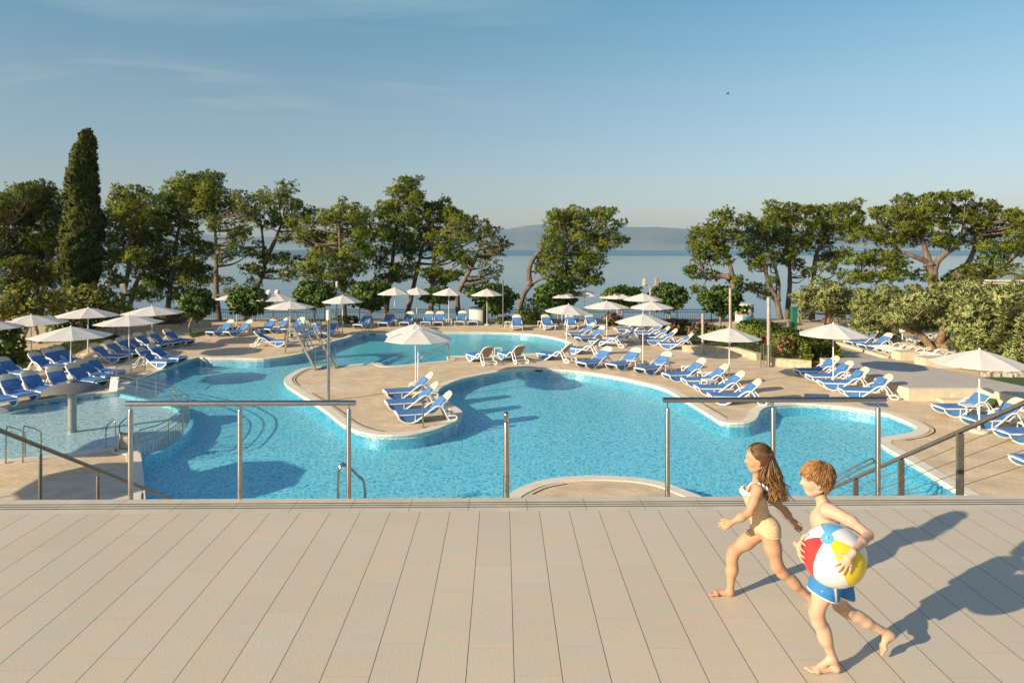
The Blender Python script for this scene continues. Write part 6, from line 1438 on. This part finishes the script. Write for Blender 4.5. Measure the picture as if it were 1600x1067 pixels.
    Dg = np.maximum(Dg, np.where(zr_ < .06, xr_ - np.interp(zr_, [-.4, -.05, -.02, 0, .03, .06], [-.03, -.016, .004, .026, .052, .078]), xr_ - .085)); Vh, Fh = nets(Dg.astype(np.float32), lo, SH)
    skin_object('hair', Vh, Fh, mat('hair_core', (.05, .024, .011), .45, col2=(.11, .052, .02), scale=60, stretch=(1, 1, .12)), root, org, relax=3)
    paths, ws, tn = [], [], []
    for k in range(1700):
        a = rs.uniform(-1.25, 1.25); el = rs.uniform(.0, 1.45)                      # sideways angle from straight back, height
        dirn = np.array([math.cos(a) * math.cos(el), math.sin(a) * math.cos(el), math.sin(el)])
        if rs.uniform() < .55: dirn = N3([rs.uniform(-.95, .3), rs.choice([-1, 1]) * rs.uniform(.05, 1), rs.uniform(.25, .95)])
        r0 = np.array([.092, .079, .081]); st = q(-.016, 0, .038) + dirn * r0; sgn = np.sign(dirn[1]) or 1
        side = abs(dirn[1]); lift_ = .5 + .5 * rs.uniform()
        m1 = q(-.016, 0, .01) + np.array([.055 + .03 * rs.uniform(), sgn * min(.092, .03 + side * .09), -.03 + .02 * rs.normal()])
        ln = rs.uniform(.62, 1.08); t1 = np.array(p(1203 + rs.normal(0, 6), 744, sgn * side * .085 + rs.normal(0, .02))); en = np.array(p(1206 + 8 * rs.normal() + 7 * ln, 750 + 32 * ln, rs.normal(0, .055) + sgn * side * .03))
        if rs.uniform() < .10: en = en + np.array([.06 * rs.uniform(), 0, .09 * rs.uniform()])
        wv = rs.normal(0, .012, (3,)); d1 = N3([.62, sgn * (.35 + .5 * side), -.05]); over = [q(-.016, 0, .038) + N3(dirn * (1 - t) + d1 * t) * r0 * 1.035 for t in (.33, .66, 1.0)]; pts = catmull([st] + over + [t1 + wv, (t1 + en) / 2 + rs.normal(0, .012, 3) + np.array([.01, 0, 0]), en], 5)
        paths.append(pts); ws.append(rs.uniform(.0016, .0042)); b0 = rs.uniform(0, .22); tn.append((b0, b0 + rs.uniform(.25, .95)))
    strands_mesh('hair_locks', M_hairg, root, org, paths, ws, tn)
girl()

def boy():
    D = 4.50; rs = np.random.default_rng(202); p = lambda x, y, dy=0: np.array(P(x, y, D + dy))
    org = Vector(G(1300, 1044, TZ)); root = empty('person', org); tag(root, 'boy running left in blue shorts, copper hair, hugging a beach ball', 'person', 'children running across the terrace')
    f = Field()
    f.ell(p(1301, 885), (.083, .108, .085), .05); f.ell(p(1293, 850), (.072, .098, .100), .06); f.ell(p(1289, 815), (.083, .118, .095), .05)
    f.cap(p(1293, 797, -.095), p(1293, 797, .095), .048, .045, .05); f.cap(p(1290, 798), p(1282, 775), .040, .036, .03)
    # near arm over the ball, far arm under it
    C = np.array(P(1303, 867, 4.19)); RB = 47.5 / F * 4.19
    def on(px, py, off):
        """Where the sight line meets the ball's near side, off metres above the skin of it."""
        o = np.array([0, 0, HC]); d = N3(np.array(P(px, py, 4.0)) - o); oc = o - C; b = oc @ d; c = oc @ oc - (RB + off) ** 2; s = b * b - c
        return o + d * (-b - math.sqrt(max(0, s)))
    wr = on(1333, 862, .022); el = p(1357, 836, -.30)
    f.chain([p(1303, 800, -.135), p(1330, 815, -.225), el], [.043, .034, .027], .025); f.chain([el, (np.array(el) * .55 + wr * .45), wr], [.028, .0265, .0175], .015)
    # the near hand spread on the ball: palm, four fingers, thumb
    pc = on(1325, 873, .016); f.cap(wr, pc, .020, .018, .012)
    for (kx, ky), (mx_, my_), (tx, ty), r in (((1317, 874), (1311, 879), (1304.5, 884), .0076), ((1319, 880), (1314, 887), (1309, 893), .0078), ((1324, 882.5), (1320.5, 890), (1317.5, 897), .0076), ((1330, 881.5), (1328.5, 889), (1327, 895.5), .0068)):
        k_, m_, t_ = on(kx, ky, .013), on(mx_, my_, .0105), on(tx, ty, .0065); f.cap(pc, k_, .014, .0105, .012); f.cap(k_, m_, r, r * .95, .006); f.cap(m_, t_, r * .95, r * .8, .004)
    t0, t1, t2 = on(1322, 868, .015), on(1314, 866, .011), on(1307, 866.5, .007); f.cap(wr * .5 + pc * .5, t0, .014, .011, .01); f.cap(t0, t1, .0095, .0085, .006); f.cap(t1, t2, .0085, .007, .004)
    fe = p(1290, 862, .165); fwr = C + N3([-.80, .60, .06]) * (RB + .032); f.chain([p(1287, 800, .125), p(1290, 832, .165), fe], [.044, .036, .029], .025); f.chain([fe, (fe + fwr) / 2 + np.array([0, .01, 0]), fwr], [.030, .028, .019], .015)
    def sph(az, el_, off): a, e = R(az), R(el_); return C + np.array([math.cos(a) * math.cos(e), math.sin(a) * math.cos(e), math.sin(e)]) * (RB + off)
    pc2 = sph(160, 8, .016); f.cap(fwr, pc2, .019, .017, .012)
    for j, e in enumerate((20, 9, -1, -11)):
        f.cap(pc2, sph(168, e * .8 + 4, .013), .013, .010, .012); f.cap(sph(168, e * .8 + 4, .013), sph(178, e, .010), .0076, .0072, .006); f.cap(sph(178, e, .010), sph(188 - abs(j - 1.5), e, .007), .0072, .006, .004)
    f.cap(pc2, sph(165, 30, .012), .011, .009, .01); f.cap(sph(165, 30, .012), sph(172, 38, .008), .0085, .007, .004)
    # near leg planted, far leg swept back
    f.chain([p(1296, 890, -.068), p(1285, 926, -.075), p(1276, 957, -.078), p(1279, 970, -.078), p(1290, 998, -.075), p(1302, 1029, -.07)], [.074, .058, .041, .038, .037, .0235], .03)
    f.ell(p(1289, 986, -.076), (.036, .035, .055), .03); f.ell(p(1275, 959, -.079), (.034, .034, .038), .02)
    hz = TZ + .006; hh = p(1311, 1040, -.07); tt = p(1259, 1040, -.07)
    foot(f, p(1301, 1029, -.07), (hh[0], hh[1], hz), (tt[0], tt[1], hz), (0, 0, 1), (0, .9, 0), wd=.033)
    f.chain([p(1306, 890, .068), p(1310, 920, .07), p(1312, 945, .07), p(1322, 953, .07), p(1353, 971, .072), p(1387, 989.5, .075)], [.072, .055, .040, .038, .034, .0235], .03)
    f.ell(p(1340, 962, .072), (.046, .032, .032), .03); f.ell(p(1312, 946, .07), (.034, .034, .034), .02)
    foot(f, p(1387, 990, .075), p(1399, 991, .075), p(1376, 1021, .078), (-.75, 0, .45), (0, -.9, 0), wd=.033)
    hc = p(1276.5, 749.5, -.0); q = head(f, hc, (-1, .16, -.05), (0, 0, 1), .97)
    Dg, lo, ax = f.grid(SH); V, Fc = nets(Dg, lo, SH); at = head_paint(V, q)
    for jp, r in ((p(1275, 958, -.12), .055), (el, .05), (p(1374, 1016, .075), .05), (p(1312, 953, .05), .05)): at['flush'] = np.maximum(at['flush'], .35 * np.clip(1.4 - np.linalg.norm(V - np.array(jp), axis=1) / r, 0, 1))
    skin_object('body', V, Fc, skin_mat('fair_skin', (.60, .385, .26), (.65, .43, .295)), root, org, attrs=at)
    g = Field(); g.ell(p(1301, 885), (.096, .120, .095), .05); g.cap(p(1296, 890, -.068), p(1285, 930, -.076), .094, .098, .04); g.cap(p(1306, 890, .068), p(1311, 930, .071), .092, .096, .04)
    Dg, lo, ax = g.grid(SH); X, Y, Z = np.meshgrid(*ax, indexing='ij'); ha, hb = p(1268, 924, -.1), p(1325, 946, -.1); sl = (hb[2] - ha[2]) / (hb[0] - ha[0])
    hem = (ha[2] + sl * (X - ha[0]) + .012 * np.clip((D - Y) * 4, -1, 1) * 0) - Z; topz = p(1300, 868)[2]
    core = Field(); 
    Dg = np.maximum(np.maximum(Dg, hem / math.sqrt(1 + sl * sl)), Z - topz); V2, F2 = nets(Dg.astype(np.float32), lo, SH)
    dist = (V2[:, 2] - (ha[2] + sl * (V2[:, 0] - ha[0]))) / math.sqrt(1 + sl * sl); seam = np.abs(V2[:, 0] - p(1299, 925, -.1)[0] - (V2[:, 2] - p(1299, 925, -.1)[2]) * -.12); seam = np.where(V2[:, 1] < D - .03, seam, np.where(V2[:, 1] > D + .03, seam, .1))
    mb = mat('blue_shorts', (.03, .20, .46), .75, var=.10, scale=20, bump=.25, bscale=35); nt = mb.node_tree; b = nt.nodes[mb['bsdf']]; base = b.inputs['Base Color'].links[0].from_socket; a_ = _n(nt, 'ShaderNodeAttribute', attribute_name='piping'); lt = _n(nt, 'ShaderNodeMath', operation='LESS_THAN'); lt.inputs[1].default_value = .0095; nt.links.new(a_.outputs['Fac'], lt.inputs[0])
    mx = _n(nt, 'ShaderNodeMix', data_type='RGBA'); nt.links.new(lt.outputs[0], mx.inputs[0]); nt.links.new(base, mx.inputs[6]); mx.inputs[7].default_value = (.78, .77, .75, 1); nt.links.new(mx.outputs[2], b.inputs['Base Color'])
    sh = skin_object('shorts', V2, F2, mb, root, org, relax=1, attrs=dict(piping=np.minimum(np.clip(dist, 0, 1), seam * 1.25)))
    # small white flag-like emblem near the front hem
    em = p(1284, 927, 0); b = MB(); y_ = float(V2[np.argmin(np.hypot(V2[:, 0] - p(1285, 925, -.17)[0], V2[:, 2] - p(1285, 925, -.17)[2]) + (V2[:, 1] > D - .06) * 9), 1]); c = Vector((p(1286, 925, y_ - D)[0], y_ - .003, p(1286, 925, y_ - D)[2])) - org
    for (dx_, dz_, w_, h_) in ((0, .006, .022, .006), (.002, -.003, .018, .005), (-.002, -.011, .010, .004)): b.box(c + Vector((dx_, 0, dz_)), (w_, .004, h_), rot=Matrix.Rotation(R(14), 3, 'Y'))
    b.build('emblem', mat('white_print', (.75, .76, .78), .7), sh)
    hf = Field(); hf.ell(q(-.006, 0, .036), (.088, .074, .081), .02); hf.ell(q(-.034, 0, -.008), (.058, .070, .078), .03)
    Dg, lo, ax = hf.grid(SH); X, Y, Z = np.meshgrid(*ax, indexing='ij'); zr_ = Z - hc[2]; xr_ = -(X - hc[0])
    Dg = np.maximum(np.maximum(Dg, xr_ - np.interp(zr_, [-.4, -.08, -.045, -.03, 0, .03, .055, .08], [-.05, -.045, -.03, -.008, .020, .044, .066, .095])), -zr_ - .095 + .0 * xr_); Vh, Fh = nets(Dg.astype(np.float32), lo, SH)
    skin_object('hair', Vh, Fh, mat('copper_hair_core', (.12, .05, .018), .5, col2=(.24, .11, .036), scale=70), root, org, relax=2)
    Vb = Vh[(-(Vh[:, 0] - hc[0])) < np.interp(Vh[:, 2] - hc[2], [-.4, -.08, -.045, -.03, 0, .03, .055, .08], [-.053, -.048, -.033, -.011, .017, .041, .063, .092])]
    paths, ws, tn = [], [], []
    for k in range(3600):
        hl = Vb[rs.integers(0, len(Vb))]; d = N3(hl - q(-.02, 0, .01)); zr = hl[2] - hc[2]; xr = -(hl[0] - hc[0])
        if zr < -.088: continue
        L = rs.uniform(.030, .055) * (1.1 if zr > .05 else .75); flow = N3(hl - q(-.045, .01, .125)) + rs.normal(0, .13, 3); flow = flow + np.array([0, 0, -.25]); flow = N3(flow - d * (flow @ d)); flow = N3(flow + d * rs.uniform(.02, .20))
        pts = catmull([hl - d * .004, hl + flow * L * .5 + d * .003, hl + flow * L + rs.normal(0, .003, 3) - d * L * L * 4.5], 3); paths.append(pts); ws.append(rs.uniform(.0013, .0028)); b0 = rs.uniform(-.1, .45); tn.append((b0, b0 + rs.uniform(.1, .7)))
    strands_mesh('hair_locks', M_hairb, root, org, paths, ws, tn)
    # the beach ball: six gores round a tilted axis
    ball = empty('beach_ball', C); tag(ball, 'inflatable beach ball with white, red, yellow and blue panels, held by the boy', 'ball')
    ax3 = N3([-.44, -.48, .76]); e1 = N3(np.cross(ax3, [0, -1, 0])); e2 = np.cross(ax3, e1)
    # first gore starts where the blue panel sits above the pole
    upv = N3(np.array([.05, .2, 1.0]) - ax3 * (np.array([.05, .2, 1.0]) @ ax3)); e1 = upv; e2 = np.cross(ax3, e1)
    b = MB(); nu, nv = 48, 24; vs = []; fs = []; mi = []
    for i in range(nv + 1):
        th = math.pi * i / nv
        for j in range(nu):
            a = 2 * math.pi * (j / nu) - math.pi / 6; g6 = (j % 8) / 8; puff = 1 - .012 * (abs(g6 - .5) * 2) ** 6 * math.sin(th)
            v = (ax3 * math.cos(th) + (e1 * math.cos(a) + e2 * math.sin(a)) * math.sin(th)) * RB * puff; vs.append(v)
    for i in range(nv):
        for j in range(nu): fs.append((i * nu + j, (i + 1) * nu + j, (i + 1) * nu + (j + 1) % nu, i * nu + (j + 1) % nu)); mi.append((j // 8) % 6)
    b.v = [tuple(v) for v in vs]; b.f = fs; b.m = mi
    vin = lambda n, c: mat('vinyl_' + n, c, .22, var=.03, spec=.5)
    cols = [vin('blue', (.13, .42, .66)), vin('white', (.78, .75, .72)), vin('red', (.70, .05, .045)), vin('white', None), vin('yellow', (.78, .58, .03)), vin('white', None)]
    b.build('shell', cols, ball, smooth=True)
    b = MB(); n = 24
    for s in (1, -1):
        vs = [ax3 * s * (RB + .002)] + [(ax3 * s * math.cos(.20) + (e1 * math.cos(2 * math.pi * j / n) + e2 * math.sin(2 * math.pi * j / n)) * math.sin(.20)) * (RB + .0015) for j in range(n)]
        b = MB(); b.add(vs, [(0, 1 + j, 1 + (j + 1) % n) if s > 0 else (0, 1 + (j + 1) % n, 1 + j) for j in range(n)]); cp = b.build('pole_cap', cols[0], ball, smooth=True)
        if s > 0: b = MB(); b.tube([Vector(ax3 * (RB - .002)), Vector(ax3 * (RB + .010))], .008, 10); b.build('valve', mat('clear_valve', (.35, .55, .68), .25), cp)
boy()
